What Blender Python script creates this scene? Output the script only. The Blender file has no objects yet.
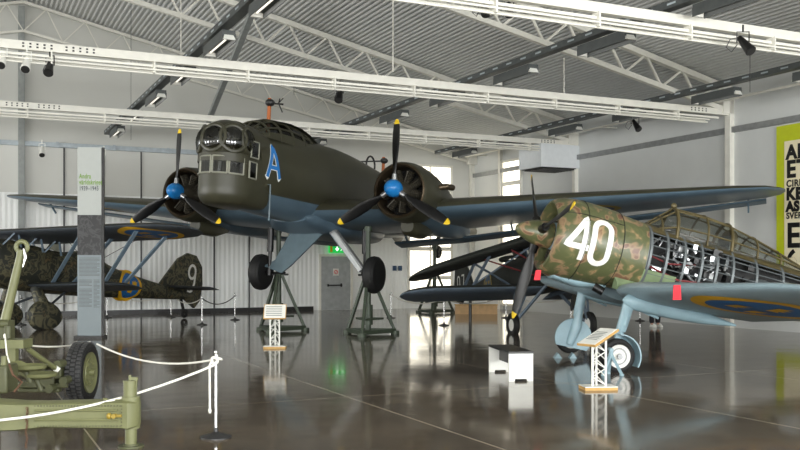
"""Aircraft museum hall."""
import bpy, bmesh, math, random
from mathutils import Vector as V, Matrix, Euler
random.seed(7)
PI = math.pi
S = bpy.context.scene
C = S.collection
FOC, HOR, CAMH = 925.0, 267.0, 1.7      # lens in pixels, horizon row, eye height

def P(px, py, d):
    """point of the place at distance d on the line of sight of a measured spot"""
    return V(((px-400)*d/FOC, d, CAMH-(py-HOR)*d/FOC))
def G(px, py):
    d = FOC*CAMH/(py-HOR); return V(((px-400)*d/FOC, d, 0))

# ------------------------------------------------------------------ materials
def lin(c):
    return tuple(((x/255)/12.92 if x/255 <= .04045 else ((x/255+.055)/1.055)**2.4) for x in c)+(1,)
def _new(name):
    m = bpy.data.materials.new(name); m.use_nodes = True
    nt = m.node_tree; b = nt.nodes['Principled BSDF']
    return m, nt, b
def simple(name, col, rough=.5, metal=0, var=.12, scale=6, bump=0, emit=0, spec=.5):
    m, nt, b = _new(name)
    c = lin(col)
    tc = nt.nodes.new('ShaderNodeTexCoord'); n = nt.nodes.new('ShaderNodeTexNoise')
    n.inputs['Scale'].default_value = scale; n.inputs['Detail'].default_value = 4
    nt.links.new(tc.outputs['Object'], n.inputs['Vector'])
    r = nt.nodes.new('ShaderNodeValToRGB')
    r.color_ramp.elements[0].position = .3; r.color_ramp.elements[1].position = .7
    r.color_ramp.elements[0].color = tuple(x*(1-var) for x in c[:3])+(1,)
    r.color_ramp.elements[1].color = tuple(min(1, x*(1+var)) for x in c[:3])+(1,)
    nt.links.new(n.outputs['Fac'], r.inputs['Fac']); nt.links.new(r.outputs['Color'], b.inputs['Base Color'])
    b.inputs['Roughness'].default_value = rough; b.inputs['Metallic'].default_value = metal
    b.inputs['Specular IOR Level'].default_value = spec
    if bump:
        bp = nt.nodes.new('ShaderNodeBump'); bp.inputs['Strength'].default_value = bump; bp.inputs['Distance'].default_value = .02
        nt.links.new(n.outputs['Fac'], bp.inputs['Height']); nt.links.new(bp.outputs['Normal'], b.inputs['Normal'])
    if emit:
        b.inputs['Emission Color'].default_value = c; b.inputs['Emission Strength'].default_value = emit
    return m
def camo(name, stops, scale=2.2, rough=.45, distort=1.2, soft=.02, squash=1):
    m, nt, b = _new(name)
    tc = nt.nodes.new('ShaderNodeTexCoord'); n = nt.nodes.new('ShaderNodeTexNoise')
    mp = nt.nodes.new('ShaderNodeMapping'); mp.inputs['Scale'].default_value = (squash, 1, 1)
    n.inputs['Scale'].default_value = scale; n.inputs['Detail'].default_value = 2.5
    n.inputs['Distortion'].default_value = distort
    nt.links.new(tc.outputs['Object'], mp.inputs['Vector']); nt.links.new(mp.outputs['Vector'], n.inputs['Vector'])
    r = nt.nodes.new('ShaderNodeValToRGB'); el = r.color_ramp.elements
    el[0].position = 0; el[0].color = lin(stops[0][1]); el[1].position = 1; el[1].color = lin(stops[-1][1])
    for k in range(1, len(stops)):
        p = stops[k][0]
        e = el.new(max(0, p-soft)); e.color = lin(stops[k-1][1])
        e = el.new(min(1, p+soft)); e.color = lin(stops[k][1])
    nt.links.new(n.outputs['Fac'], r.inputs['Fac']); nt.links.new(r.outputs['Color'], b.inputs['Base Color'])
    b.inputs['Roughness'].default_value = rough
    return m
def glass(name, col, fac=.12, clear=.8):
    m = bpy.data.materials.new(name); m.use_nodes = True; nt = m.node_tree; nt.nodes.clear()
    o = nt.nodes.new('ShaderNodeOutputMaterial'); mx = nt.nodes.new('ShaderNodeMixShader')
    t = nt.nodes.new('ShaderNodeBsdfTransparent'); g = nt.nodes.new('ShaderNodeBsdfGlossy')
    c = lin(col); t.inputs['Color'].default_value = tuple(x*clear for x in c[:3])+(1,)
    g.inputs['Roughness'].default_value = .06; g.inputs['Color'].default_value = (.9, .92, .95, 1)
    mx.inputs['Fac'].default_value = fac
    nt.links.new(t.outputs[0], mx.inputs[1]); nt.links.new(g.outputs[0], mx.inputs[2]); nt.links.new(mx.outputs[0], o.inputs['Surface'])
    return m
def emis(name, col, s):
    m, nt, b = _new(name)
    b.inputs['Base Color'].default_value = lin(col); b.inputs['Emission Color'].default_value = lin(col); b.inputs['Emission Strength'].default_value = s
    return m

M = {}
M['olive'] = simple('bomber_olive_paint', (58, 57, 43), .42, 0, .10, 1.5)
M['under'] = simple('bomber_blue_grey_paint', (84, 104, 118), .35, 0, .12, 1.2)
M['blue'] = simple('spinner_blue_paint', (30, 120, 190), .3, 0, .03)
M['lettblue'] = simple('letter_blue_paint', (40, 120, 195), .45, 0, .05)
M['black'] = simple('black_paint', (11, 11, 12), .4, 0, .1)
M['tyre'] = simple('worn_tyre_rubber', (62, 62, 62), .5, 0, .15, 14)  # paler grey than the plain rubber, so the tread blocks stand out
M['rubber'] = simple('black_rubber', (22, 22, 22), .65, 0, .15, 14, .1)
M['yellow'] = simple('yellow_paint', (238, 200, 30), .45, 0, .05)
M['ochre'] = simple('roundel_yellow_paint', (214, 164, 22), .5, 0, .08)
M['rblue'] = simple('roundel_blue_paint', (32, 100, 160), .5, 0, .08)
M['dkochre'] = simple('dull_yellow_paint', (150, 128, 44), .5)
M['dkblue'] = simple('dull_blue_paint', (50, 78, 108), .5)
M['white'] = simple('white_paint', (235, 235, 228), .5, 0, .03)
M['metal'] = simple('bare_metal', (180, 182, 184), .3, .9, .1)
M['dmetal'] = simple('dark_metal', (62, 62, 62), .45, .6, .2)
M['bronze'] = simple('heat_stained_metal', (84, 72, 56), .35, .7, .25, 3)
M['cyl'] = simple('engine_cylinder_grey', (74, 70, 60), .5, .4, .25, 9)
M['gear'] = simple('landing_gear_blue_grey', (92, 110, 118), .38, 0, .06)
M['glass'] = glass('clear_canopy_glass', (225, 228, 222), .10, .86)
M['dglass'] = glass('dim_turret_glass', (170, 170, 155), .09, .7)
M['stand'] = simple('stand_green_paint', (62, 72, 58), .45, .1, .15)
M['red'] = simple('red_cloth', (222, 44, 58), .7, 0, .05)
M['redhose'] = simple('red_rubber_hose', (112, 40, 42), .5)
M['crcamo'] = camo('mottled_dark_green_camouflage', [(0, (40, 42, 36)), (.47, (92, 88, 66)), (.56, (44, 46, 38)), (.64, (98, 84, 58))], 3.4, .55)
M['crdark'] = simple('dark_green_wing_paint', (44, 46, 44), .5, 0, .15)
M['crunder'] = simple('dark_grey_wing_underside', (64, 70, 76), .5, 0, .12)
M['crstrut'] = simple('blue_grey_strut_paint', (104, 122, 136), .45)
M['jcamo'] = camo('green_tan_brown_camouflage', [(0, (112, 80, 62)), (.36, (146, 122, 92)), (.42, (90, 94, 62)), (.56, (104, 104, 70)), (.62, (160, 134, 98)), (.68, (112, 76, 58))], 3.4, .33, .5, .025)
M['jgreen'] = simple('pale_green_primer', (124, 142, 108), .5)
M['jblue'] = simple('light_blue_grey_paint', (150, 178, 188), .35, 0, .06)
M['jwing'] = simple('wing_underside_grey', (136, 156, 164), .38, 0, .12, 3)
M['frame'] = simple('airframe_grey_metal', (104, 110, 112), .45, .3, .12)
M['brass'] = simple('olive_brass_frame', (98, 88, 58), .4, .3, .2)
M['inside'] = simple('dark_interior', (38, 38, 38), .7)
M['hbdark'] = simple('dark_green_canvas', (44, 46, 42), .6, 0, .12)
M['hbblue'] = simple('blue_grey_canvas', (100, 114, 128), .55, 0, .1)
M['gun'] = simple('olive_green_gun_paint', (110, 112, 76), .42, .05, .1, 5)
M['gund'] = simple('dark_olive_gun_paint', (80, 82, 56), .5, .05, .15, 7)
M['rust'] = simple('rusty_chain', (98, 72, 54), .8, .2, .3, 20)
M['rope'] = simple('white_rope', (232, 230, 220), .8, 0, .06, 60, .3)
M['chrome'] = simple('chrome', (205, 205, 205), .18, .95, .04)
M['gsteel'] = simple('galvanised_steel', (150, 152, 152), .45, .5, .12)
M['tray'] = simple('tray_dark_grey', (82, 86, 86), .5, .2, .12)
M['wsteel'] = simple('cream_white_steel', (232, 230, 220), .5, 0, .04)
M['pale'] = simple('pale_rail_blue', (178, 188, 194), .5)
M['wood'] = simple('birch_plywood_edge', (196, 156, 92), .6)
M['bench'] = simple('bench_black_top', (26, 26, 26), .35)
M['door'] = simple('grey_door_paint', (176, 180, 180), .5)
M['unit'] = simple('ventilation_unit_grey', (226, 230, 232), .5, 0, .03)
M['post'] = simple('column_grey', (150, 154, 152), .55)
M['orange'] = simple('orange_mast_paint', (176, 98, 48), .6)
M['skin'] = simple('skin', (205, 160, 135), .6)
M['cloth'] = simple('dark_trousers', (30, 30, 36), .8)
M['redshirt'] = simple('red_shirt', (150, 40, 40), .8)
M['hair'] = simple('brown_hair', (70, 50, 36), .8)
M['lamp'] = emis('lamp_tube_glow', (255, 248, 232), 1.2)
M['exitg'] = emis('exit_sign_green', (20, 170, 70), 1.0)
M['exitw'] = emis('exit_sign_white', (240, 255, 240), 1.6)
M['pane'] = emis('daylit_frosted_pane', (255, 248, 230), 2.2)

# ------------------------------------------------------------------ mesh helpers
class MB:
    def __init__(s): s.bm = bmesh.new(); s.mi = 0
    def f(s, vs):
        try:
            q = s.bm.faces.new(vs); q.material_index = s.mi; return q
        except ValueError: return None
    def v(s, p): return s.bm.verts.new(p)
    def box(s, c, d, R=None):
        c = V(c); h = [x/2 for x in d]; vs = []
        for sx, sy, sz in ((-1,-1,-1),(1,-1,-1),(1,1,-1),(-1,1,-1),(-1,-1,1),(1,-1,1),(1,1,1),(-1,1,1)):
            p = V((sx*h[0], sy*h[1], sz*h[2]))
            if R is not None: p = R @ p
            vs.append(s.v(c+p))
        for q in ((3,2,1,0),(4,5,6,7),(0,1,5,4),(1,2,6,5),(2,3,7,6),(3,0,4,7)): s.f([vs[i] for i in q])
        return s
    def bar(s, a, b, w, h, up=(0,0,1)):
        a, b = V(a), V(b); x = (b-a).normalized(); u = V(up)
        if abs(x.dot(u)) > .98: u = V((0, 1, 0))
        y = u.cross(x).normalized(); z = x.cross(y)
        R = Matrix((x, y, z)).transposed()
        return s.box((a+b)/2, ((b-a).length, w, h), R)
    def loft(s, rings, cap=True, closed=True, smat=None):
        rv = [[s.v(p) for p in r] for r in rings]; n = len(rings[0])
        for i in range(len(rv)-1):
            for j in range(n if closed else n-1):
                k = (j+1) % n
                if smat: s.mi = smat(i, j)
                s.f((rv[i][j], rv[i][k], rv[i+1][k], rv[i+1][j]))
        if cap and closed:
            s.f(rv[0][::-1]); s.f(rv[-1])
        return s
    def tube(s, pts, r, n=8, cap=True):
        pts = [V(p) for p in pts]; rs = r if isinstance(r, (list, tuple)) else [r]*len(pts)
        rings = []; u = None
        for i, p in enumerate(pts):
            t = (pts[min(i+1, len(pts)-1)]-pts[max(i-1, 0)]).normalized()
            if u is None:
                u = t.orthogonal().normalized()
            else:
                u = (u-t*u.dot(t)); u = u.normalized() if u.length > 1e-6 else t.orthogonal().normalized()
            w = t.cross(u)
            rings.append([p+(u*math.cos(2*PI*k/n)+w*math.sin(2*PI*k/n))*rs[i] for k in range(n)])
        return s.loft(rings, cap)
    def cyl(s, a, b, r, r2=None, n=14): return s.tube([a, b], [r, r if r2 is None else r2], n)
    def lathe(s, prof, o, ax, n=32, close=False, smat=None):
        o, ax = V(o), V(ax).normalized(); u = ax.orthogonal().normalized(); w = ax.cross(u)
        rings = [[o+ax*h+(u*math.cos(2*PI*k/n)+w*math.sin(2*PI*k/n))*max(r, 1e-4) for k in range(n)] for r, h in prof]
        if close: rings.append(rings[0])
        return s.loft(rings, not close, True, smat)
    def ell(s, c, r, n=16, m=10):
        c = V(c); rings = []
        for i in range(m+1):
            t = PI*(i+.02)/(m+.04)
            rings.append([c+V((r[0]*math.sin(t)*math.cos(2*PI*k/n), r[1]*math.sin(t)*math.sin(2*PI*k/n), r[2]*math.cos(t))) for k in range(n)][::-1])
        return s.loft(rings)
    def prism(s, pts, ex):
        ex = V(ex); a = [s.v(V(p)) for p in pts]; b = [s.v(V(p)+ex) for p in pts]; n = len(pts)
        s.f(a[::-1]); s.f(b)
        for i in range(n): s.f((a[i], a[(i+1) % n], b[(i+1) % n], b[i]))
        return s
    def torus(s, c, ax, R, r, n=32, m=8):
        prof = [(R+r*math.cos(2*PI*k/m), r*math.sin(2*PI*k/m)) for k in range(m)]
        return s.lathe(prof, c, ax, n, True)
    def build(s, name, mats, parent=None, Mx=None, ang=.6):
        bm = s.bm
        bmesh.ops.remove_doubles(bm, verts=bm.verts, dist=1e-5)
        bmesh.ops.recalc_face_normals(bm, faces=bm.faces)
        for e in bm.edges:
            if len(e.link_faces) == 2 and e.calc_face_angle(0) > ang: e.smooth = False
        for f in bm.faces: f.smooth = True
        me = bpy.data.meshes.new(name); bm.to_mesh(me); bm.free()
        for m in (mats if isinstance(mats, (list, tuple)) else [mats]): me.materials.append(M[m] if isinstance(m, str) else m)
        o = bpy.data.objects.new(name, me); C.objects.link(o)
        if parent: o.parent = parent
        if Mx is not None: o.matrix_world = Mx
        return o
def tag(o, label, cat, group=None, kind=None):
    o['label'] = label; o['category'] = cat
    if group: o['group'] = group
    if kind: o['kind'] = kind
    return o
def thing(name, label, cat, loc=(0,0,0), rz=0, group=None, Mx=None):
    o = bpy.data.objects.new(name, None); C.objects.link(o); o.empty_display_size = .2
    if Mx is not None: o.matrix_world = Mx
    else: o.location = loc; o.rotation_euler = (0, 0, rz)
    return tag(o, label, cat, group)
def struct(o): o['kind'] = 'structure'; return o
KIDS = {}
def dup(root, loc, rz, label, group=None, Mx=None):
    r = root.copy(); C.objects.link(r)
    if Mx is not None: r.matrix_world = Mx
    else: r.location = loc; r.rotation_euler = (0, 0, rz)
    r['label'] = label
    if group: r['group'] = group
    def kids(src, dst):
        for ch in list(src.children):
            c = ch.copy(); C.objects.link(c); c.parent = dst; kids(ch, c)
    kids(root, r)
    return r
def ALLOBJ(): return list(C.objects)

# lofted bodies: stations (x, ztop, zbot, halfwidth); the section is a superellipse
def catmull(st, sub):
    out = []; n = len(st)
    for i in range(n-1):
        p0, p1, p2, p3 = st[max(i-1, 0)], st[i], st[i+1], st[min(i+2, n-1)]
        for k in range(sub):
            t = k/sub
            out.append(tuple(.5*(2*b+(-a+c)*t+(2*a-5*b+4*c-d)*t*t+(-a+3*b-3*c+d)*t**3) for a, b, c, d in zip(p0, p1, p2, p3)))
    out.append(st[-1]); return out
def sring(x, zt, zb, hw, n=32, e=2.2, y0=0):
    zm, hh = (zt+zb)/2, (zt-zb)/2; r = []
    for k in range(n):
        t = 2*PI*k/n; c, s_ = math.cos(t), math.sin(t)
        r.append(V((x, y0+hw*math.copysign(abs(c)**(2/e), c), zm+hh*math.copysign(abs(s_)**(2/e), s_))))
    return r
class Body:
    def __init__(s, st, sub=4, n=32, e=2.2):
        s.d = catmull(st, sub); s.n = n; s.e = e
    def rings(s): return [sring(*q, n=s.n, e=s.e) for q in s.d]
    def at(s, x):
        d = s.d
        for a, b in zip(d, d[1:]):
            if min(a[0], b[0]) <= x <= max(a[0], b[0]) and a[0] != b[0]:
                t = (x-a[0])/(b[0]-a[0]); return [p+(q-p)*t for p, q in zip(a, b)]
        return d[0] if abs(x-d[0][0]) < abs(x-d[-1][0]) else d[-1]
    def side(s, x, z, sg=1, off=.006):
        _, zt, zb, hw = s.at(x); zm, hh = (zt+zb)/2, (zt-zb)/2
        q = max(-.97, min(.97, (z-zm)/hh))
        y = hw*(1-abs(q)**s.e)**(1/s.e)
        return V((x, sg*(y+off), z))
# wings: stations (y, xLE, zLE, chord, thickness ratio, incidence in degrees); x forward, chord runs aft
CF = [1, .85, .68, .52, .38, .26, .16, .08, .03, .008, 0]
def yt(c, t): return 5*t*(.2969*math.sqrt(c)-.126*c-.3516*c*c+.2843*c**3-.1015*c**4)
class Wing:
    def __init__(s, st): s.st = st
    def pt(s, y, c, up, off=0, st=None):
        if st is None:
            a = s.st
            for p, q in zip(a, a[1:]):
                if min(p[0], q[0])-1e-6 <= y <= max(p[0], q[0])+1e-6:
                    t = (y-p[0])/(q[0]-p[0]) if q[0] != p[0] else 0; st = [u+(w-u)*t for u, w in zip(p, q)]; break
            else: st = a[-1] if abs(y) > abs(a[-1][0]) else a[0]
        y, xl, zl, ch, th, inc = st
        i = math.radians(inc); h = up*(yt(c, th)*ch+off)+.02*ch*math.sin(PI*c)
        return V((xl-ch*c*math.cos(i)+h*math.sin(i)*0, y, zl-ch*c*math.sin(i)+h))
    def rings(s):
        R = []
        for st in s.st:
            R.append([s.pt(0, c, 1, 0, st) for c in CF]+[s.pt(0, c, -1, 0, st) for c in CF[-2::-1]])
        return R
    def mesh(s, mb, lead=0):
        n = len(CF)
        mb.loft(s.rings(), True, True, lambda i, j: 0 if j < n-1-lead else 1)
        mb.mi = 0
        return mb
# painted marks: strokes mapped on a surface by f(u, v)
def strokes(name, lines, w, f, mat, parent, step=.04):
    mb = MB()
    for ln in lines:
        closed = ln[0] == ln[-1] and len(ln) > 2
        pts = []
        for a, b in zip(ln, ln[1:]):
            a2, b2 = V(a), V(b); n = max(1, int((b2-a2).length/step))
            for k in range(n): pts.append(a2+(b2-a2)*k/n)
        pts.append(V(ln[-1]))
        L, R = [], []
        for i, p in enumerate(pts):
            if closed: a, b = pts[(i-1) % (len(pts)-1)] if i else pts[-2], pts[i+1] if i < len(pts)-1 else pts[1]
            else: a, b = pts[max(i-1, 0)], pts[min(i+1, len(pts)-1)]
            t = (b-a).normalized(); nn = V((-t.y, t.x))*w/2
            L.append(mb.v(f(*(p+nn)))); R.append(mb.v(f(*(p-nn))))
        for i in range(len(pts)-1): mb.f((L[i], R[i], R[i+1], L[i+1]))
    return mb.build(name, mat, parent)
CROWN = [(-.5, -.4), (.5, -.4), (.62, .35), (.3, .02), (.18, .5), (0, .1), (-.18, .5), (-.3, .02), (-.62, .35)]
def roundel(f, R, parent, mats=('rblue', 'ochre'), ring=.80, name='roundel'):
    """blue disc, yellow ring, three yellow crowns; f(u, v, off) lies on the surface"""
    mb = MB(); n = 40; rr = [0.02, .2, .4, .6, ring, .9, 1]
    g = [[mb.v(f(R*r*math.cos(2*PI*k/n), R*r*math.sin(2*PI*k/n), .006)) for k in range(n)] for r in rr]
    mb.f(g[0])
    for i in range(len(rr)-1):
        mb.mi = 1 if rr[i] >= ring-1e-6 else 0
        for k in range(n): mb.f((g[i][k], g[i][(k+1) % n], g[i+1][(k+1) % n], g[i+1][k]))
    mb.mi = 1
    for cx, cy in ((-.33, .2), (.33, .2), (0, -.32)):
        vs = [mb.v(f(R*(cx+.36*a), R*(cy+.36*b), .014)) for a, b in CROWN]
        ce = mb.v(f(R*cx, R*(cy-.05), .014))
        for i in range(len(vs)): mb.f((ce, vs[i], vs[(i+1) % len(vs)]))
    return mb.build(name, mats, parent)
def rrect(w, h, r, n=6):
    pts = []
    for cx, cy, a0 in ((w/2-r, h/2-r, 0), (-w/2+r, h/2-r, 90), (-w/2+r, -h/2+r, 180), (w/2-r, -h/2+r, 270)):
        for k in range(n+1):
            a = math.radians(a0+90*k/n); pts.append((cx+r*math.cos(a), cy+r*math.sin(a)))
    return pts+[pts[0]]
def frameM(loc, fwd, pitch=0, bank=0):
    """fwd: nose heading (x, y); pitch nose up, bank starboard up (degrees)"""
    rz = math.atan2(fwd[1], fwd[0])
    return Matrix.Translation(V(loc)) @ Matrix.Rotation(rz, 4, 'Z') @ Matrix.Rotation(-math.radians(pitch), 4, 'Y') @ Matrix.Rotation(-math.radians(bank), 4, 'X')
_txt = {}
def text_mesh(body, size, name, mat, parent=None, Mx=None, ext=.004, align='LEFT', bold=0, sx=1):
    cu = bpy.data.curves.new('lettering', 'FONT'); cu.body = body; cu.size = size; cu.extrude = ext; cu.align_x = align; cu.offset = bold; cu.space_character = 1.1
    ob = bpy.data.objects.new('lettering', cu); C.objects.link(ob)
    dg = bpy.context.evaluated_depsgraph_get(); me = bpy.data.meshes.new_from_object(ob.evaluated_get(dg))
    bpy.data.objects.remove(ob); bpy.data.curves.remove(cu)
    for v in me.vertices: v.co.x *= sx
    me.name = name; me.materials.clear(); me.materials.append(M[mat])
    o = bpy.data.objects.new(name, me); C.objects.link(o)
    if parent: o.parent = parent
    if Mx is not None: o.matrix_local = Mx
    return o
def skin_mesh(name, verts, edges, radii, mat, parent, root=0, lv=2):
    me = bpy.data.meshes.new(name); me.from_pydata([V(v) for v in verts], edges, []); me.materials.append(M[mat])
    o = bpy.data.objects.new(name, me); C.objects.link(o); o.parent = parent
    md = o.modifiers.new('skin', 'SKIN'); sv = me.skin_vertices[0].data
    for i, r in enumerate(radii):
        sv[i].radius = (r, r) if not isinstance(r, tuple) else r; sv[i].use_root = (i == root)
    md.use_smooth_shade = True
    sb = o.modifiers.new('sub', 'SUBSURF'); sb.levels = lv; sb.render_levels = lv
    return o
E_FRONT_FILL, E_SIDE_FILL, E_LAMP, EXPO = 1650, 420, 1.5, 0.0  # front and side energies belong to the added, unseen windows
# ================================================================== the hall
HA = math.radians(25.4)
HO = V((3.06, 39.3, 0))
MH = Matrix.Translation(HO) @ Matrix.Rotation(HA, 4, 'Z')
def H(a, b, z=0): return MH @ V((a, b, z))
def hall_xy(w): return MH.inverted() @ V(w)
RID, LEN = 17.7, 42.0
def zr(k): return 6.8+.227*(k if k <= RID else 2*RID-k)

# materials of the shell
def floor_mat():
    m, nt, b = _new('polished_concrete')
    L = nt.links.new; tc = nt.nodes.new('ShaderNodeTexCoord')
    n = nt.nodes.new('ShaderNodeTexNoise'); n.inputs['Scale'].default_value = .7; n.inputs['Detail'].default_value = 8; n.inputs['Roughness'].default_value = .65
    L(tc.outputs['Object'], n.inputs['Vector'])
    r = nt.nodes.new('ShaderNodeValToRGB'); r.color_ramp.elements[0].position = .3; r.color_ramp.elements[1].position = .75
    r.color_ramp.elements[0].color = lin((80, 71, 61)); r.color_ramp.elements[1].color = lin((126, 114, 98))
    L(n.outputs['Fac'], r.inputs['Fac'])
    sx = nt.nodes.new('ShaderNodeSeparateXYZ'); L(tc.outputs['Object'], sx.inputs[0])
    outs = []
    b.inputs['IOR'].default_value = 1.36
    for ax, o_, per in (('X', 11.65, 1.7), ('Y', 22.97, 3.4)):
        a = nt.nodes.new('ShaderNodeMath'); a.operation = 'ADD'; a.inputs[1].default_value = o_; L(sx.outputs[ax], a.inputs[0])
        p = nt.nodes.new('ShaderNodeMath'); p.operation = 'PINGPONG'; p.inputs[1].default_value = per; L(a.outputs[0], p.inputs[0])
        l = nt.nodes.new('ShaderNodeMath'); l.operation = 'LESS_THAN'; l.inputs[1].default_value = .009; L(p.outputs[0], l.inputs[0]); outs.append(l)
    mx = nt.nodes.new('ShaderNodeMath'); mx.operation = 'MAXIMUM'; L(outs[0].outputs[0], mx.inputs[0]); L(outs[1].outputs[0], mx.inputs[1])
    c = nt.nodes.new('ShaderNodeMix'); c.data_type = 'RGBA'; L(mx.outputs[0], c.inputs['Factor'])
    L(r.outputs['Color'], c.inputs['A']); c.inputs['B'].default_value = lin((190, 180, 160)); L(c.outputs['Result'], b.inputs['Base Color'])
    n2 = nt.nodes.new('ShaderNodeTexNoise'); n2.inputs['Scale'].default_value = 1.6; n2.inputs['Detail'].default_value = 6
    L(tc.outputs['Object'], n2.inputs['Vector'])
    rr = nt.nodes.new('ShaderNodeMapRange'); rr.inputs['To Min'].default_value = .03; rr.inputs['To Max'].default_value = .16
    L(n2.outputs['Fac'], rr.inputs['Value']); L(rr.outputs['Result'], b.inputs['Roughness'])
    n3 = nt.nodes.new('ShaderNodeTexNoise'); n3.inputs['Scale'].default_value = 1.1; n3.inputs['Detail'].default_value = 2
    L(tc.outputs['Object'], n3.inputs['Vector'])
    bp = nt.nodes.new('ShaderNodeBump'); bp.inputs['Strength'].default_value = .10; bp.inputs['Distance'].default_value = .03
    L(n3.outputs['Fac'], bp.inputs['Height']); L(bp.outputs['Normal'], b.inputs['Normal'])
    return m
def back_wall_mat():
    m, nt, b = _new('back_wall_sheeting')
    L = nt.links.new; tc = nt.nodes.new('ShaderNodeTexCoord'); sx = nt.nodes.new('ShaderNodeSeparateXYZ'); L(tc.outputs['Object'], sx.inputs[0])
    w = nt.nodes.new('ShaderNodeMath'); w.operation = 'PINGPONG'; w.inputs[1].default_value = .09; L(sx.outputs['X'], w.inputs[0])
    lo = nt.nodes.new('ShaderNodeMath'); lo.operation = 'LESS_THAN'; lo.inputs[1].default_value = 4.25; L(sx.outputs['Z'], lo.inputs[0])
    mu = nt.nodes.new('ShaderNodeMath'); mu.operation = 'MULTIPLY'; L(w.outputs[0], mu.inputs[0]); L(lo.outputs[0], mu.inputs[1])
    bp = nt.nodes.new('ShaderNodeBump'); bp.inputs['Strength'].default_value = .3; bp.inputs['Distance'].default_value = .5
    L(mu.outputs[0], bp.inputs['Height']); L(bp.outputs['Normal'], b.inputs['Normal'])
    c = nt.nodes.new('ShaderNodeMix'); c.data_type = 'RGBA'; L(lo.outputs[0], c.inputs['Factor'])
    c.inputs['A'].default_value = lin((212, 212, 206)); c.inputs['B'].default_value = lin((243, 245, 243)); L(c.outputs['Result'], b.inputs['Base Color'])  # ribbed lower sheeting whiter, its brighter lighting put into the colour
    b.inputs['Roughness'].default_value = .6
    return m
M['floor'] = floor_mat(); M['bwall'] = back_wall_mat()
M['wall'] = simple('painted_wall_panel', (212, 214, 212), .6, 0, .02, 2)
M['deck'] = simple('corrugated_roof_steel', (202, 203, 201), .45, .1, .04)
M['base'] = simple('black_skirting', (24, 24, 24), .4)

mb = MB(); mb.box((-RID, -LEN/2, -.1), (2*RID+.6, LEN+.6, .2)); struct(mb.build('floor', 'floor', None, MH))
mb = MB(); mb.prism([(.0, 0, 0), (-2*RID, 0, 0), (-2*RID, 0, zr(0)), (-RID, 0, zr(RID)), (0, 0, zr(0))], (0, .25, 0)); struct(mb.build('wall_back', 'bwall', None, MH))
mb = MB(); mb.box((.125, -LEN/2, 3.4), (.25, LEN, 6.8)); struct(mb.build('wall_right', 'wall', None, MH))
mb = MB(); mb.box((-2*RID-.125, -LEN/2, 3.4), (.25, LEN, 6.8)); struct(mb.build('wall_left', 'wall', None, MH))
mb = MB(); mb.prism([(.0, -LEN-.25, 0), (-2*RID, -LEN-.25, 0), (-2*RID, -LEN-.25, zr(0)), (-RID, -LEN-.25, zr(RID)), (0, -LEN-.25, zr(0))], (0, .25, 0)); struct(mb.build('wall_front', 'wall', None, MH))
# trapezoid steel deck, ribs running the length of the hall
mb = MB(); prof = []; k = 0.0; p = .15
while k < 2*RID:
    for dk, up in ((0, 0), (.04, 0), (.06, .045), (.13, .045)):
        kk = min(k+dk, 2*RID); prof.append((-kk, zr(kk)+up))
    k += p
mb.loft([[V((x, 0.2, z)) for x, z in prof], [V((x, -LEN-.2, z)) for x, z in prof]], False, False)
struct(mb.build('ceiling', 'deck', None, MH, ang=.3))

FR = [-.35, -7.4, -14.65, -21.6, -28.4, -35.2]          # portal frames
for i, y in enumerate(FR):
    if i: 
        mb = MB(); mb.box((-RID, y, 6.04), (2*RID, .12, .17)); mb.box((-RID, y, 5.87), (2*RID-1, .06, .05))
        for dz, dy in ((-.22, .09), (-.22, -.09), (-.28, 0)): mb.cyl((-.9, y+dy, 6+dz), (-2*RID+.2, y+dy, 6+dz), .022, n=6)
        for x in range(1, 18): mb.box((-x*2.0, y, 5.84), (.03, .2, .26))
        mb.mi = 1
        for x0 in (1.0, 17.2, 18.0):
            for q in range(5):
                for zz in (6.075, 6.015): mb.box((-x0-q*.13, y-.062, zz), (.04, .006, .032))
        struct(mb.build('roof_tie_beam', ['wsteel', 'dmetal'], None, MH))
    sc = .6 if i == 0 else 1
    mb = MB()
    bot = lambda k: 6.05+.207*min(k, 2*RID-k); top = lambda k: 6.68+.227*min(k, 2*RID-k)
    for a, b in ((0, RID), (RID, 2*RID)):
        mb.bar((-a, y, bot(a)), (-b, y, bot(b)), .14*sc, .13*sc)
        mb.bar((-a, y, top(a)), (-b, y, top(b)), .17*sc, .15*sc)
        n = 14
        for q in range(n):
            k0 = a+(b-a)*q/n; k1 = a+(b-a)*(q+.42)/n; k2 = a+(b-a)*(q+1)/n
            mb.bar((-k0, y, bot(k0)), (-k1, y, top(k1)), .055*sc, .055*sc); mb.bar((-k1, y, top(k1)), (-k2, y, bot(k2)), .055*sc, .055*sc)
    mb.box((-.2, y, 6.35), (.4, .2, .7))
    struct(mb.build('roof_truss', 'wsteel', None, MH))
# wall columns
for n, (x, y, mt, w) in enumerate(((-.06, -.12, 'wsteel', .2), (-.06, -2.4, 'wsteel', .16), (-.06, -7.4, 'wsteel', .17), (-.06, -14.65, 'wsteel', .2), (-.06, -21.6, 'wsteel', .2), (-17.75, -.1, 'post', .2))):
    mb = MB(); h = 10.6 if n == 5 else 6.4; mb.box((x, y, h/2), (w, w, h)); o = struct(mb.build('trim_%d' % (n+1), mt, None, MH))
# eaves rail on the right wall, blue-white rail on the back wall
mb = MB(); mb.box((-.06, -11, 5.55), (.1, 21.5, .16)); struct(mb.build('trim_7', 'gsteel', None, MH))
mb = MB(); mb.box((-21.5, -.1, 5.93), (27.6, .12, .16))
for q in range(14): mb.box((-9-q*1.9, -.18, 5.93), (.09, .06, .2))
struct(mb.build('trim_8', 'pale', None, MH))
mb = MB(); mb.cyl((-.6, -.5, 6.3), (-.6, -33, 6.3), .035, n=8)
for q in range(8): mb.box((-.3, -1.2-q*4.2, 6.3), (.6, .04, .04))
struct(mb.build('trim_20', 'wsteel', None, MH))
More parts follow.
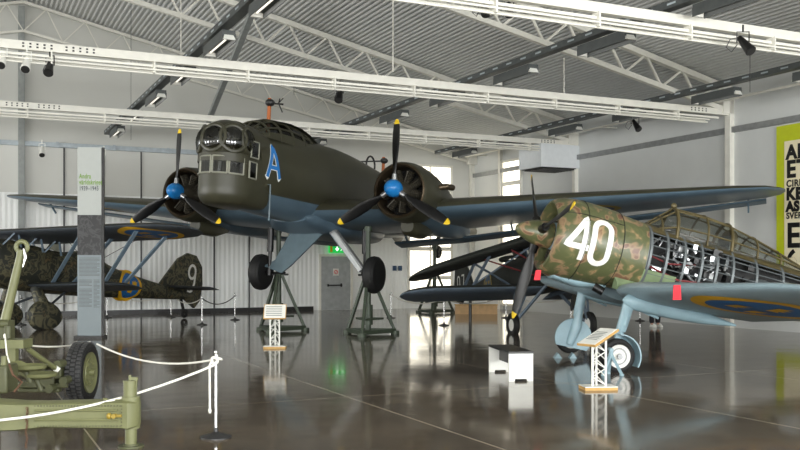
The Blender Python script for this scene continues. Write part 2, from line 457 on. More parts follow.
# dark joints of the big back doors and their skirting
k = 8
def backx(px):
    t = (px-400)/FOC; c, s_ = math.cos(HA), math.sin(HA); return (t*HO.y-HO.x)/(c-t*s_)
for px, w in ((20, .09), (64, .05), (103, .05), (141, .04), (214, .05), (249, .04)):
    k += 1; mb = MB(); mb.box((backx(px), -.02, 2.95), (w, .04, 5.9)); struct(mb.build('trim_%d' % k, 'base', None, MH))
mb = MB(); a, b = backx(-60), backx(313); mb.box(((a+b)/2, -.03, .08), (b-a, .06, .16)); struct(mb.build('baseboard_back', 'base', None, MH))

# windows with daylight behind frosted panes
def window(n, c, w, h, along, bars_v, bars_h, mt='wsteel', pane='pane'):
    """along: 'x' on the back wall (facing -y), 'y' on the right wall (facing -x)"""
    T = Matrix.Translation(V(c)) @ (Matrix.Identity(4) if along == 'x' else Matrix.Rotation(-PI/2, 4, 'Z'))
    fr = MB()
    for sx in (-1, 1): fr.box((sx*w/2, -.04, 0), (.1, .09, h+.1))
    for sz in (-1, 1): fr.box((0, -.04, sz*h/2), (w+.1, .09, .1))
    for q in range(1, bars_v+1): fr.box((-w/2+w*q/(bars_v+1), -.035, 0), (.05, .06, h))
    for q in bars_h: fr.box((0, -.035, q-c[2]), (w, .06, .16))
    o = struct(fr.build('window_%d' % n, mt, None, MH @ T))
    pn = MB(); pn.box((0, -.015, 0), (w, .02, h)); pn.build('window_pane', pane, o)
xa, xb = backx(408), backx(451)
window(1, ((xa+xb)/2, 0, 3.1), xb-xa, 5.6, 'x', 1, (1.25, 2.45, 4.9))
window(2, (0, -3.2, 3.05), 1.35, 5.7, 'y', 0, (2.2, 5.0))
# made-up windows added behind and left of the camera to light the hall
def added_window(n, T, energy):
    fr = MB()
    for sx in (-2, -.67, .67, 2): fr.box((sx*1.2, -.04, 0), (.1, .09, 4.2))
    for sz in (-2, 0, 2): fr.box((0, -.04, sz), (4.9, .09, .1))
    o = struct(fr.build('window_%d' % n, 'wsteel', None, MH @ T)); pn = MB(); pn.box((0, -.015, 0), (4.8, .02, 4.0)); pn.build('window_pane', 'pane', o)  # invented window out of view; its glowing pane adds fill
    li = bpy.data.lights.new('window_daylight', 'AREA'); li.shape = 'RECTANGLE'; li.size = 4.8; li.size_y = 4.0; li.energy = energy; li.color = (.97, .99, 1)  # area lamp added as fill in front of the invented pane
    lo = bpy.data.objects.new('window_daylight', li); C.objects.link(lo); lo.matrix_world = MH @ T @ Matrix.Translation(V((0, -.12, 0))) @ Matrix.Rotation(-PI/2, 4, 'X')
for q, x in enumerate((-5, -13, -22, -30)): added_window(3+q, Matrix.Translation(V((x, -LEN, 3.2))) @ Matrix.Rotation(PI, 4, 'Z'), E_FRONT_FILL)
for q, y in enumerate((-5, -13, -21, -29)): added_window(7+q, Matrix.Translation(V((-2*RID, y, 3.4))) @ Matrix.Rotation(PI/2, 4, 'Z'), E_SIDE_FILL*(2.2 if q < 2 else .7))

# fire door, notice, push bar, exit sign
xa, xb = backx(320.5), backx(350); xc = (xa+xb)/2
fr = MB()
for x in (xa-.04, xb+.04): fr.box((x, -.04, 1.08), (.09, .08, 2.16))
fr.box((xc, -.04, 2.16), (xb-xa+.17, .08, .09)); o = struct(fr.build('door_1', 'wsteel', None, MH))
mb = MB(); mb.box((xc, -.03, 1.06), (xb-xa, .05, 2.1)); leaf = mb.build('door_leaf', 'door', o)
mb = MB(); mb.box((xc-.06, -.11, .98), (.62, .05, .05)); mb.box((xc-.34, -.08, .98), (.05, .07, .1)); mb.box((xc+.22, -.08, .98), (.05, .07, .14)); mb.build('push_bar', 'base', leaf)
mb = MB(); mb.box((xc, -.065, 1.5), (.24, .012, .28)); n = mb.build('door_notice', 'white', o)
mb = MB(); mb.torus((xc, -.075, 1.5), (0, 1, 0), .07, .012, 20, 6); mb.bar((xc-.04, -.075, 1.46), (xc+.04, -.075, 1.54), .014, .014); mb.build('notice_ring', 'red', n)
xs = backx(336); t = thing('exit_sign', 'green lit running-man exit sign above the grey fire door', 'exit sign', Mx=MH @ Matrix.Translation(V((xs, -.12, 2.46))))
mb = MB(); mb.box((0, 0, 0), (.68, .12, .40)); mb.build('sign_box', 'exitg', t)
mb = MB(); mb.box((-.27, -.065, 0), (.1, .01, .34)); mb.build('lit_panel', 'yellow', t)
mb = MB()
mb.prism([(-.05, -.068, .1), (.0, -.068, .1), (.0, -.068, -.03), (.06, -.068, -.03), (-.025, -.068, -.14), (-.11, -.068, -.03), (-.05, -.068, -.03)], (0, -.006, 0)); mb.build('arrow', 'exitw', t)
mb = MB(); mb.ell((.21, -.07, .12), (.03, .01, .03), 10, 6)
for a, b in (((.2, .08), (.18, -.03)), ((.2, .07), (.27, .02)), ((.2, .07), (.13, .03)), ((.18, -.03), (.25, -.08)), ((.25, -.08), (.23, -.14)), ((.18, -.03), (.13, -.12))):
    mb.bar((a[0], -.07, a[1]), (b[0], -.07, b[1]), .01, .03, (0, 1, 0))
mb.build('running_figure', 'exitw', t)
for j, px in enumerate((394, 399.5)):
    x = backx(px); mb = MB(); mb.box((0, -.06, 0), (.13, .1, .2)); mb.box((0, -.115, .02), (.08, .02, .1))
    tag(mb.build('socket_box', 'dkblue', None, MH @ Matrix.Translation(V((x, 0, 1.65)))), ('small blue-grey wall box on the white back wall, nearer the fire door', 'small blue-grey wall box on the white back wall, nearer the bright window')[j], 'switch box', 'wall boxes right of the fire door')

# ventilation unit on the right wall
t = thing('ventilation_unit', 'grey box-shaped ventilation unit high on the right wall', 'ventilation unit', Mx=MH @ Matrix.Translation(V((-.8, -6.85, 5.16))))
mb = MB(); mb.box((0, 0, .4), (1.6, 1.4, .8)); mb.build('housing', 'unit', t)
mb = MB()
for q in range(7): mb.box((0, -.55+q*.18, -.03), (1.3, .1, .05))
mb.box((0, 0, -.01), (1.4, 1.3, .03)); mb.build('outlet_grille', 'dmetal', t)
# lighting trays
def lamp_fixture(parent, y, lit=True):
    mb = MB(); mb.box((0, y, -.17), (.26, 1.5, .12)); mb.mi = 1
    mb.prism([(-.12, y-.80, -.30), (.12, y-.80, -.30), (.08, y-.74, -.18), (-.08, y-.74, -.18)], (0, .05, 0)); mb.prism([(-.12, y+.80, -.30), (.12, y+.80, -.30), (.08, y+.74, -.18), (-.08, y+.74, -.18)], (0, -.05, 0))
    mb.mi = 0; mb.box((-.13, y, -.245), (.015, 1.5, .15)); mb.box((.13, y, -.245), (.015, 1.5, .15)); mb.mi = 1
    f = mb.build('lamp_fixture', ['tray', 'white'], parent)
    mb = MB(); mb.cyl((0, y-.7, -.24), (0, y+.7, -.24), .016, n=8); mb.build('lamp_tube', 'lamp', f)
names = ('lighting tray with lamps nearest the right wall', 'middle lighting tray, crossing above the bomber tail and the fighter', 'lighting tray at the left, above the bomber\'s far propeller')
for i, x in enumerate((-2.0, -8.1, -15.0)):
    t = thing('lighting_tray', 'dark grey '+names[i], 'lighting tray', Mx=MH @ Matrix.Translation(V((x, 0, 6.33))), group='lighting trays under the roof')
    mb = MB(); y0, y1 = -.6, -38
    mb.box((0, (y0+y1)/2, 0), (.2, y0-y1, .02)); mb.box((-.1, (y0+y1)/2, .06), (.015, y0-y1, .13)); mb.box((.1, (y0+y1)/2, .06), (.015, y0-y1, .13)); mb.mi = 1
    for q in range(60): mb.box((-.109, y0-.4-q*.6, .06), (.004, .22, .035)); mb.box((.109, y0-.4-q*.6, .06), (.004, .22, .035))
    mb.build('tray_channel', ['tray', 'pale'], t)
    for q in range(11):
        y = -2.9-q*3.3; lamp_fixture(t, y)
        if y > -37:
            li = bpy.data.lights.new('lamp_light', 'AREA'); li.shape = 'RECTANGLE'; li.size = .2; li.size_y = 1.4; li.energy = E_LAMP; li.color = (1, .97, .92)
            lo = bpy.data.objects.new('lamp_light', li); C.objects.link(lo); lo.matrix_world = MH @ Matrix.Translation(V((x, y, 6.33-.236)))
# slanting wind brace under the left roof bay
mb = MB(); mb.bar(P(252, 13, 25.6), P(208, 122, 33.5), .16, .16); struct(mb.build('roof_brace', 'post'))
# hanging wires
wires = [(181, 0, 57, 24, 'thin white hanging rod at the upper left, crossing the nearest white beam'), (131, 4, 140, 30, 'thin grey wire left of the bomber\'s far propeller'), (393, 0, 72, 20.5, 'white hanging rod above the near propeller of the bomber'), (564, 58, 100, 24, 'short white hanging rod above the ventilation unit'), (750, 38, 92, 19, 'thin wire beside the black spotlight at the upper right'), (294, 58, 95, 26, 'thin wire between the trusses above the cockpit')]
for px, y0, y1, d, lb in wires:
    a, b = P(px, y0, d), P(px, y1, d); mb = MB(); mb.tube([V((0,0,b.z-a.z)), V((0,0,0))], .014 if 'rod' in lb else .007, 6)
    o = mb.build('hanging_wire', 'wsteel' if 'rod' in lb else 'dmetal'); o.location = a; tag(o, lb, 'wire', 'hanging rods and wires')
# spotlights
def spotlight(px, py, d, black, lb, first=[]):
    loc = P(px, py, d)
    if black not in [b for b, _ in first]:
        t = thing('spotlight', lb, 'spotlight', loc, -.4, 'spotlights under the beams')
        mb = MB(); mb.cyl((0, 0, .02), (.1, -.16, -.2), .075, .11, 14); mb.cyl((-.05, .08, .13), (0, 0, .02), .05, .075, 14); mb.build('lamp_body', 'black' if black else 'white', t)
        mb = MB(); mb.tube([(-.12, 0, 0), (-.12, 0, .22), (.12, 0, .22), (.12, 0, 0)], .014, 6); mb.cyl((0, 0, .22), (0, 0, .36), .02, n=8); mb.build('yoke', 'black' if black else 'white', t)
        mb = MB(); mb.cyl((.1, -.16, -.2), (.107, -.171, -.214), .095, n=14); mb.build('lens', 'dmetal', t)
        if black:
            mb = MB(); mb.tube([(-.05, .08, .13), (-.22, .1, .1), (-.3, .1, -.06), (-.2, .08, -.16), (-.1, .03, -.02)], .01, 6); mb.build('cable', 'black', t)
        t.scale = (.88, .88, .88); first.append((black, t)); return t
    return dup([t for b, t in first if b == black][0], loc, random.uniform(-.8, .4), lb)
spotlight(50, 66, 18.3, True, 'black spotlight hanging under the left end of the nearest full beam')
spotlight(484, 7, 17.5, True, 'black spotlight at the top centre, left one of the close pair')
spotlight(509, 8, 18.5, True, 'black spotlight at the top centre, right one of the close pair')
spotlight(743, 43, 16.2, True, 'black spotlight hanging from the upper right beam')
spotlight(340, 94, 21.5, True, 'small black spotlight under the beam above the cockpit')
spotlight(635, 124, 26, True, 'small dark spotlight under the right wall rail')
spotlight(3, 58, 18.0, False, 'white spotlight at the far left under the nearest beam')
spotlight(27, 62, 18.1, False, 'white spotlight beside the grey column and the black spotlight')
spotlight(104, 156, 29, False, 'white spotlight below the blue rail behind the banner')
spotlight(42, 150, 29, False, 'white spotlight below the blue rail at the far left')

# poster on the right wall: measured left edge, lower edge from its mirror image in the floor
yl = hall_xy(V((10.04, 24.57, 0))).y
t = thing('wall_poster', 'large lime green poster with cream panel and black lettering on the right wall', 'poster', Mx=MH @ Matrix.Translation(V((-.03, yl, 0))) @ Matrix.Rotation(-PI/2, 4, 'Z'))
M['lime'] = simple('lime_green_print', (196, 206, 30), .45, 0, .04); M['cream'] = simple('cream_print', (244, 234, 200), .5, 0, .03)
PW, PB, PT = 3.4, .58, 5.42
mb = MB(); mb.box((PW/2, -.02, (PB+PT)/2), (PW, .04, PT-PB)); mb.build('poster_board', 'lime', t)
mb = MB(); mb.box((PW/2+.02, -.045, (PB+PT)/2-.05), (PW-.5, .012, PT-PB-.75)); panel = mb.build('print_panel', 'cream', t)
def zy(y): return 1.7+(267-y)*24.1/925
for s_, y0, y1 in (('AN', 145, 158.5), ('ET', 160.5, 177), ('CIRKA', 180, 186.5), ('KR', 188, 199.5), ('AS', 201.5, 211), ('SVER', 212.5, 218.5), ('E', 223, 247), ('6', 250, 268.5)):
    h = zy(y0)-zy(y1); 
    text_mesh(s_, h/.70, 'lettering', 'black', t, Matrix.Translation(V((.34, -.055, zy(y1)))) @ Matrix.Rotation(PI/2, 4, 'X'), .003, bold=.024 if h > .2 else .008, sx=.98)
# ================================================================== the twin-engined bomber
BM = frameM((-2.98, 22.6, 3.59), (-.391, -.921), 3.5, 1.25)
BI = BM.inverted()
def B(px, py, d): return BI @ P(px, py, d)
bomber = thing('bomber_aircraft', 'large dark olive twin-engined bomber with blue spinners and a blue letter A, raised on stands', 'airplane', Mx=BM)
FUS = Body([(1.75, 1.0, -.66, .61), (1.3, 1.14, -.69, .67), (0, 1.28, -.72, .76), (-1.9, 1.43, -.72, .80), (-3.4, 1.42, -.72, .78), (-5.5, 1.27, -.68, .72), (-9, 1.02, -.35, .55), (-12, .8, .0, .36), (-14.6, .62, .25, .16), (-15.3, .55, .34, .05)], 4, 36, 2.5)
def twotone(zb):
    def g(i, j): return 0
    return g
mb = MB(); R = FUS.rings(); mb.loft(R)
for f in mb.bm.faces: f.material_index = 0 if f.calc_center_median().z > -.30 else 1
fus = mb.build('fuselage', ['olive', 'under'], bomber)
NX = 2.16
# nose: bow-fronted lower gun position, rings stacked in height
def nose_pt(phi, z, off=0):
    """phi: plan angle from the centreline; w and front vary with height"""
    t = (z+.67)/1.15
    k = min(1, .72+.55*min(1, t*2.2)**.6) if t < .5 else 1
    w = .60*k; xf = NX+.74*k
    return V((NX+(xf-NX+off)*math.cos(phi), (w+off)*math.sin(phi), z))
mb = MB(); R = []
for z in (-.67, -.64, -.56, -.45, -.3, -.1, .1, .25, .36, .44, .48):
    kk = .9 if z > .47 else (.965 if z > .43 else 1)
    r = [V((1.4, nose_pt(PI/2, z).y*kk, z))]+[V((NX+(nose_pt(PI/2-PI*q/20, z).x-NX)*kk, nose_pt(PI/2-PI*q/20, z).y*kk, z)) for q in range(21)]+[V((1.4, -nose_pt(PI/2, z).y*kk, z))]
    R.append(r)
mb.loft(R); nose = mb.build('nose', 'olive', bomber)
def nose_window(p0, p1, z0, z1):
    p0, p1 = math.radians(p0), math.radians(p1)
    mb = MB(); n = 6
    mb.loft([[nose_pt(p0+(p1-p0)*q/n, z, o_) for z, o_ in ((z0, .004), (z1, .004), (z1, .018), (z0, .018))] for q in range(n+1)])
    w = mb.build('nose_window', 'dglass', nose)
    mb = MB()
    for z in (z0, z1): mb.tube([nose_pt(p0+(p1-p0)*q/n, z, .012) for q in range(n+1)], .022, 6)
    for p in (p0, p1): mb.tube([nose_pt(p, z0, .012), nose_pt(p, z1, .012)], .022, 6)
    mb.build('window_frame', 'wframe', nose)
M['wframe'] = simple('pale_window_frame', (150, 150, 136), .45, .2)
# dark cabin behind the panes
for a, b in ((-62, -30), (-26, 3), (7, 36), (40, 68)): nose_window(a, b, -.02, .34)
for sg in (1, -1):
    for z0, z1, x0, x1 in ((-.06, .30, 2.02, 2.30), (.40, .76, 1.96, 2.26)):
        mb = MB(); y = .605; 
        g = lambda x, z: FUS.side(min(x, 1.25), z, sg, .02) if x <= 1.25 else V((x, sg*(nose_pt(PI/2, z).y+.025), z))
        mb.loft([[V((x, sg*(y-.0), z)) for x, z in ((x0, z0), (x1, z0), (x1, z1), (x0, z1))], [V((x, sg*(y+.03), z)) for x, z in ((x0, z0), (x1, z0), (x1, z1), (x0, z1))]])
        w = mb.build('side_window', 'dglass', bomber)
        mb = MB(); q = [V((x, sg*(y+.02), z)) for x, z in ((x0, z0), (x1, z0), (x1, z1), (x0, z1), (x0, z0))]; mb.tube(q, .024, 6); mb.build('window_frame', 'wframe', w)
# the rounded gun turret above the nose, with ring-framed portholes
TC = V((2.32, 0, .66)); TR = .615
mb = MB(); prof = [(TR*math.sin(PI*i/18), TR*.92*math.cos(PI*i/18)) for i in range(19)]
mb.lathe(prof, TC, (0, 0, 1), 36); mb.lathe([(.40, -.5), (.60, -.42), (.60, -.24), (.5, -.2)], TC, (0, 0, 1), 36)
tur = mb.build('nose_turret', 'olive', bomber)
for az in (4, 50, -46, 96):
    a = math.radians(az); d = V((math.cos(a), math.sin(a), .16)).normalized(); c = TC+d*TR*.80
    mb = MB(); mb.torus(c+d*.045, d, .285, .058, 28, 8); mb.build('porthole_frame', 'olive', tur)
    mb = MB(); mb.lathe([(.01, .175), (.12, .16), (.22, .12), (.27, .075), (.285, .05)], c, d, 28); mb.build('porthole_glass', 'dglass', tur)
    mb = MB(); mb.lathe([(.01, .140), (.2, .11), (.27, .065)], c, d, 20); mb.build('porthole_backing', 'cyl', tur)
    u = d.cross(V((0, 0, 1))).normalized(); w_ = u.cross(d)
    mb = MB()
    if az != 4: mb.tube([c+d*.075-w_*.28, c+d*.165, c+d*.075+w_*.28], .018, 6)
    mb.tube([c+d*.075-u*.28-w_*.02, c+d*.165-w_*.05, c+d*.075+u*.28-w_*.02], .018, 6); mb.build('porthole_bar', 'olive', tur)
mb = MB(); d = V((math.cos(.07), math.sin(.07), .1)); mb.tube([TC+d*.5, TC+d*.78], .018, 8); mb.build('gun_barrel', 'black', tur)
# turret rear fairing
mb = MB(); mb.loft([sring(2.25, 1.24, .36, .56, 24), sring(1.8, 1.22, .36, .60, 24), sring(1.35, 1.16, .36, .56, 24)]); mb.build('turret_fairing', 'olive', bomber)
# cockpit canopy
CAN = [(1.62, 1.16, .44), (1.3, 1.40, .48), (.85, 1.53, .54), (.3, 1.58, .55), (-.3, 1.575, .53), (-.8, 1.53, .46), (-1.5, 1.42, .32)]
def canring(x, zt, hw, zb, n=12): return [V((x, hw*math.cos(PI*q/n)*(1-.12*math.sin(PI*q/n)), zb+(zt-zb)*math.sin(PI*q/n)**.75)) for q in range(n+1)]
mb = MB(); mb.loft([canring(x, zt, hw, 1.0) for x, zt, hw in CAN], False, False); can = mb.build('cockpit_canopy', 'dglass', bomber)
mb = MB()
for x, zt, hw in CAN: mb.tube(canring(x, zt+.012, hw+.012, 1.0), .03, 6)
for q in (2, 4, 6, 8, 10): mb.tube([canring(x, zt+.012, hw+.012, 1.0)[q] for x, zt, hw in CAN], .026, 6)
mb.loft([[V((x, y_, z_)) for y_, z_ in ((hw*.8, zt-.04), (hw*.35, zt+.014), (-hw*.35, zt+.014), (-hw*.8, zt-.04))] for x, zt, hw in CAN[2:]], False, False)
mb.loft([[V((x, hw*math.cos(PI*q/12)+.02, 1.0+(zt-1.0)*math.sin(PI*q/12)**.75)) for q in (0, 1)] for x, zt, hw in CAN], False, False)
mb.loft([[V((x, -hw*math.cos(PI*q/12)-.02, 1.0+(zt-1.0)*math.sin(PI*q/12)**.75)) for q in (0, 1)] for x, zt, hw in CAN], False, False)
mb.build('canopy_frame', 'olive', can)
mb = MB(); mb.box((-.1, .22, 1.2), (.4, .35, .5)); mb.box((-.1, -.22, 1.2), (.4, .35, .5)); mb.build('crew_seat', 'inside', can)
# letter A on both sides
for sg in (1, -1):
    def fA(u, v, o_=.012): return FUS.side(1.36-u*.85, .44+v*.84, sg, o_) if sg > 0 else FUS.side(1.36+u*.85, .44+v*.84, sg, o_)
    LA = [[(-.27, -.44), (.02, .44), (.27, -.44)], [(-.20, -.16), (.19, -.16)]]
    base = strokes('letter_marking', [[(-.31, -.47), (-.255, -.42), (.02, .43), (.255, -.42), (.30, -.47)], LA[1]], .15, fA, 'white', bomber)
    strokes('letter_fill', LA, .11, lambda u, v: fA(u, v, .020), 'lettblue', base)
# wings
WST = [(.5, -.75, -.42, 4.5, .175, 2), (3.06, -1.12, -.34, 3.75, .165, 2), (7, -1.72, -.02, 2.75, .14, 2), (10.3, -2.2, .22, 1.85, .115, 2), (11.0, -2.42, .27, 1.42, .10, 2), (11.32, -2.75, .29, .85, .09, 2), (11.42, -3.0, .30, .3, .08, 2)]
for sg in (1, -1):
    k = 1 if sg > 0 else 1.03
    w = Wing([(sg*s[0]*k,)+s[1:] for s in WST]); mb = MB(); w.mesh(mb)
    wg = mb.build('wing', ['olive', 'under'], bomber)
    f = lambda u, v, o_: w.pt(sg*(7.0+u), .40+v/2.6, -1, o_)
    roundel(f, .80, wg, ('dkblue', 'dkochre'))
    # separate trailing flap and aileron
    def seg(y0, y1, name):
        st = []
        for y in (y0, (y0+y1)/2, y1):
            c1 = w.pt(sg*y*k, 1, 1); st.append((sg*y*k, c1.x+.10, c1.z-.32+.026*y, .60-.02*y, .14, 12))
        a = Wing(st); mb = MB(); a.mesh(mb); fl = mb.build(name, ['olive', 'under'], bomber)
        for y in (y0+.4, y1-.4):
            mb = MB(); c1 = w.pt(sg*y*k, .93, -1); mb.bar(c1+V((0, 0, .03)), (c1.x-.3, c1.y, c1.z-.27), .04, .05); mb.build('hinge_bracket', 'under', fl)
    seg(.95, 5.0, 'flap'); seg(5.06, 11.0, 'aileron')
# underside keel panel between the wings
mb = MB(); mb.loft([sring(x, zt, zb, hw, 24, 3) for x, zt, zb, hw in ((-.6, -.5, -.72, .5), (-1.2, -.4, -.93, .9), (-3, -.35, -1.0, .95), (-4.6, -.4, -.95, .8), (-5.6, -.4, -.72, .4))]); mb.build('wing_centre_section', 'under', bomber)
# engines
def engine(sg):
    y = 3.06*sg; o = V((0, y, 0)); X = V((1, 0, 0))
    mb = MB(); mb.mi = 0
    pr = [(.70, -1.34), (.725, -1.0), (.72, -.7), (.69, -.45), (.655, -.36), (.62, -.33), (.585, -.37), (.57, -.5), (.58, -1.2)]
    mb.lathe(pr, o, X, 40, False, lambda i, j: 1 if 4 <= i < 8 else 0)
    cw = mb.build('engine_cowling', ['olive', 'bronze'], bomber)
    mb = MB(); mb.lathe([(.01, -.95), (.58, -.95)], o, X, 32); mb.build('cowling_baffle', 'inside', cw)
    mb = MB(); mb.lathe([(.02, -.18), (.13, -.2), (.2, -.3), (.24, -.5), (.24, -.95)], o, X, 24); en = mb.build('engine', 'cyl', bomber)
    for q in range(9):
        a = 2*PI*(q+.5)/9; d = V((0, math.sin(a), math.cos(a)))
        mb = MB(); c = o+V((-.62, 0, 0)); n = 15
        prof = []
        for i in range(n): r = .115 if i % 2 else .085; prof.append((r, .2+.32*i/(n-1)))
        mb.lathe(prof, c, d, 12); mb.tube([c+d*.22+X*.13, c+d*.5+X*.17], .018, 6); mb.build('cylinder', 'cyl', en)
    # nacelle
    mb = MB(); mb.loft([sring(x, zt, zb, hw, 28, 2, y) for x, zt, zb, hw in ((-1.28, .68, -.68, .68), (-1.7, .66, -.74, .68), (-2.4, .50, -.80, .64), (-3.3, .22, -.85, .52), (-4.3, -.05, -.8, .34), (-5.3, -.32, -.66, .12))])
    for f in mb.bm.faces: f.material_index = 0 if f.calc_center_median().z > -.3 else 1
    mb.build('nacelle', ['olive', 'under'], bomber)
    mb = MB(); mb.tube([(-1.25, y+.62, .18), (-1.35, y+.80, .22), (-1.7, y+.84, .24)], [.07, .075, .08], 12); mb.build('exhaust_pipe', 'bronze', bomber)
    mb = MB(); mb.loft([sring(x, zt, zb, hw, 20, 3, y) for x, zt, zb, hw in ((-.95, -.62, -.92, .16), (-1.1, -.6, -1.0, .2), (-1.8, -.6, -1.02, .2), (-2.4, -.6, -.86, .12))]); mb.build('oil_cooler_intake', 'olive', bomber)
    # propeller
    pr = bpy.data.objects.new('propeller', None); C.objects.link(pr); pr.parent = bomber; pr.location = o
    mb = MB(); mb.lathe([(.005, .23), (.08, .215), (.15, .16), (.195, .07), (.21, -.02), (.2, -.12), (.15, -.16)], (0, 0, 0), X, 28); mb.build('spinner', 'blue', pr)
    mb = MB(); mb.cyl((-.13, 0, 0), (-.02, 0, 0), .13, .15, 20)
    for q in range(3):
        a = 2*PI*q/3; d = V((0, math.sin(a), math.cos(a))); mb.cyl(V((-.06, 0, 0)), V((-.06, 0, 0))+d*.34, .075, .06, 14)
    mb.build('propeller_hub', 'metal', pr)
    for q in range(3): blade(pr, 2*PI*q/3, 1.63, 'black', .26)
def blade(par, ang, R, mt, wmax, x0=-.06, tip='yellow', hand=1):
    d = V((0, math.sin(ang), math.cos(ang))); t = V((0, math.cos(ang), -math.sin(ang))); X = V((1, 0, 0))
    rings = []; rs = (.14, .2, .28, .38, .52, .68, .82, .925, .926, .97, .992, 1); ws = (.22, .3, .55, .8, 1, 1, .88, .68, .68, .46, .25, .06)
    for r, w in zip(rs, ws):
        tw = math.radians(52-38*r)*hand; c = X*math.sin(tw)+t*math.cos(tw); nn = X*math.cos(tw)-t*math.sin(tw); w2 = wmax*w/2; th = (.045 if r < .25 else .028*(1.2-r))+.004
        rings.append([V((x0, 0, 0))+d*(R*r)+c*(w2*math.cos(2*PI*k/12))+nn*(th*math.sin(2*PI*k/12)) for k in range(12)])
    mb = MB(); mb.loft(rings, True, True, lambda i, j: 1 if i >= 8 else 0)
    return mb.build('blade', [mt, tip], par)
engine(1); engine(-1)
# tail
mb = MB(); Wing([(y, -12.6-.12*abs(y), .75, 2.0-.22*abs(y), .1, 0) for y in (-2.7, 0, 2.7)]).mesh(mb); mb.build('tailplane', ['olive', 'under'], bomber)
for sg in (1, -1):
    mb = MB(); mb.loft([[V((-12.9+a-.0*z, sg*2.6+b*.05*sc, z)) for a, b in [(.8*sc*math.cos(2*PI*k/20)-.6, math.sin(2*PI*k/20)) for k in range(20)]] for z, sc in ((-.15, .3), (0, .75), (.4, 1), (1.0, 1), (1.4, .75), (1.55, .3))]); mb.build('fin', 'olive', bomber)
mb = MB(); a = B(438, 252, 35.0); mb.tube([a, a+V((.15, 0, .5)), (-12.9, 0, .35)], .05, 8); tl = mb.build('tail_leg', 'dmetal', bomber)
mb = MB(); mb.torus(a, (0, 1, 0), .15, .1, 24, 10); mb.build('tail_wheel', 'rubber', tl)
# main gear: oleo leg, fairing or brace, wheel
for sg, hub, dd in ((1, B(374, 275, 23.3), 0), (-1, B(261, 272, 24.3), 0)):
    mb = MB(); mb.lathe([(.19, -.15), (.30, -.165), (.40, -.15), (.46, -.09), (.475, 0), (.46, .09), (.40, .15), (.30, .165), (.19, .15)], hub, (0, 1, 0), 36); wh = mb.build('main_wheel', 'rubber', bomber)
    mb = MB(); mb.lathe([(.02, -.14), (.10, -.15), (.2, -.10), (.2, .10), (.10, .15), (.02, .14)], hub, (0, 1, 0), 24); mb.build('wheel_hub', 'dmetal', wh)
    top = V((hub.x+.05, hub.y-sg*.27, -.80)); k = V((hub.x, hub.y-sg*.25, hub.z))
    mb = MB(); mb.cyl(hub, k, .05); mb.tube([k, k+(top-k)*.45, k+(top-k)*.46, top], [.05, .05, .085, .085], 14); mb.cyl(k-V((0, 0, .08)), k+V((0, 0, .12)), .08); mb.build('oleo_leg', 'black', bomber)
up = [B(292, 229, 24.2), B(322, 234, 23.7), B(290, 266, 23.9), B(281, 273, 24.0), B(263, 266, 24.2), B(275, 260, 24.2)]
mb = MB(); mb.prism(up, (-.07, .0, .0)); mb.build('gear_fairing', 'gear', bomber)
a, b = B(333, 230, 23.7), B(362, 270, 23.1)
mb = MB(); mb.bar(a, b, .13, .16); mb.bar(a+V((.07, .02, .02)), b+V((.07, .02, 0)), .05, .05); mb.mi = 1; mb.bar(a+V((-.06, -.07, 0)), b+V((-.06, -.07, .05)), .04, .2); mb.build('side_brace', ['gsteel', 'gear'], bomber)
# aerials
a = B(370, 178, 27.8); mb = MB(); mb.torus(a+V((0, 0, .38)), V((.05, 1, 0)), .27, .03, 28, 8); mb.cyl(a-V((0, 0, .25)), a+V((0, 0, .1)), .05); mb.build('loop_aerial', 'dmetal', bomber)
mb = MB(); mb.tube([(1.5, .58, -.1), (1.5, .69, -.1), (1.5, .70, -.85)], .018, 6); mb.ell((1.5, .70, -.88), (.03, .03, .05), 8, 6); mb.build('pitot_tube', 'gear', bomber)
# orange aerial masts on the spine
def mast(px, y0, y1, d, arm):
    a = B(px, y1, d); h = (y1-y0)*d/FOC
    mb = MB(); mb.cyl(a-V((0, 0, .25)), a+V((0, 0, h)), .05, .045, 12); ms = mb.build('aerial_mast', 'orange', bomber)
    z = h-.12; p = BI.to_3x3() @ V((1, 0, 0)); mb = MB(); mb.ell(a+V((.04, .04, z)), (.12, .12, .09)); mb.tube([a+V((0, 0, z)), a+p*arm+V((0, 0, z-.03))], .022, 8)
    if arm > 0:
        for q in range(3): c = a+p*.22+V((0, 0, z)); mb.tube([c, c+V((.1*math.cos(q*2.1), .0, .22*math.sin(q*2.1+.4)))+p*.08], .015, 6)
    else: mb.tube([a+p*arm+V((0, 0, z-.03)), a+p*arm+V((0, 0, -.2))], .018, 6)
    mb.build('mast_arm', 'dmetal', ms)
mast(268.5, 98, 122, 22.4, .34)
mast(383, 157, 172, 28.2, -1.1)
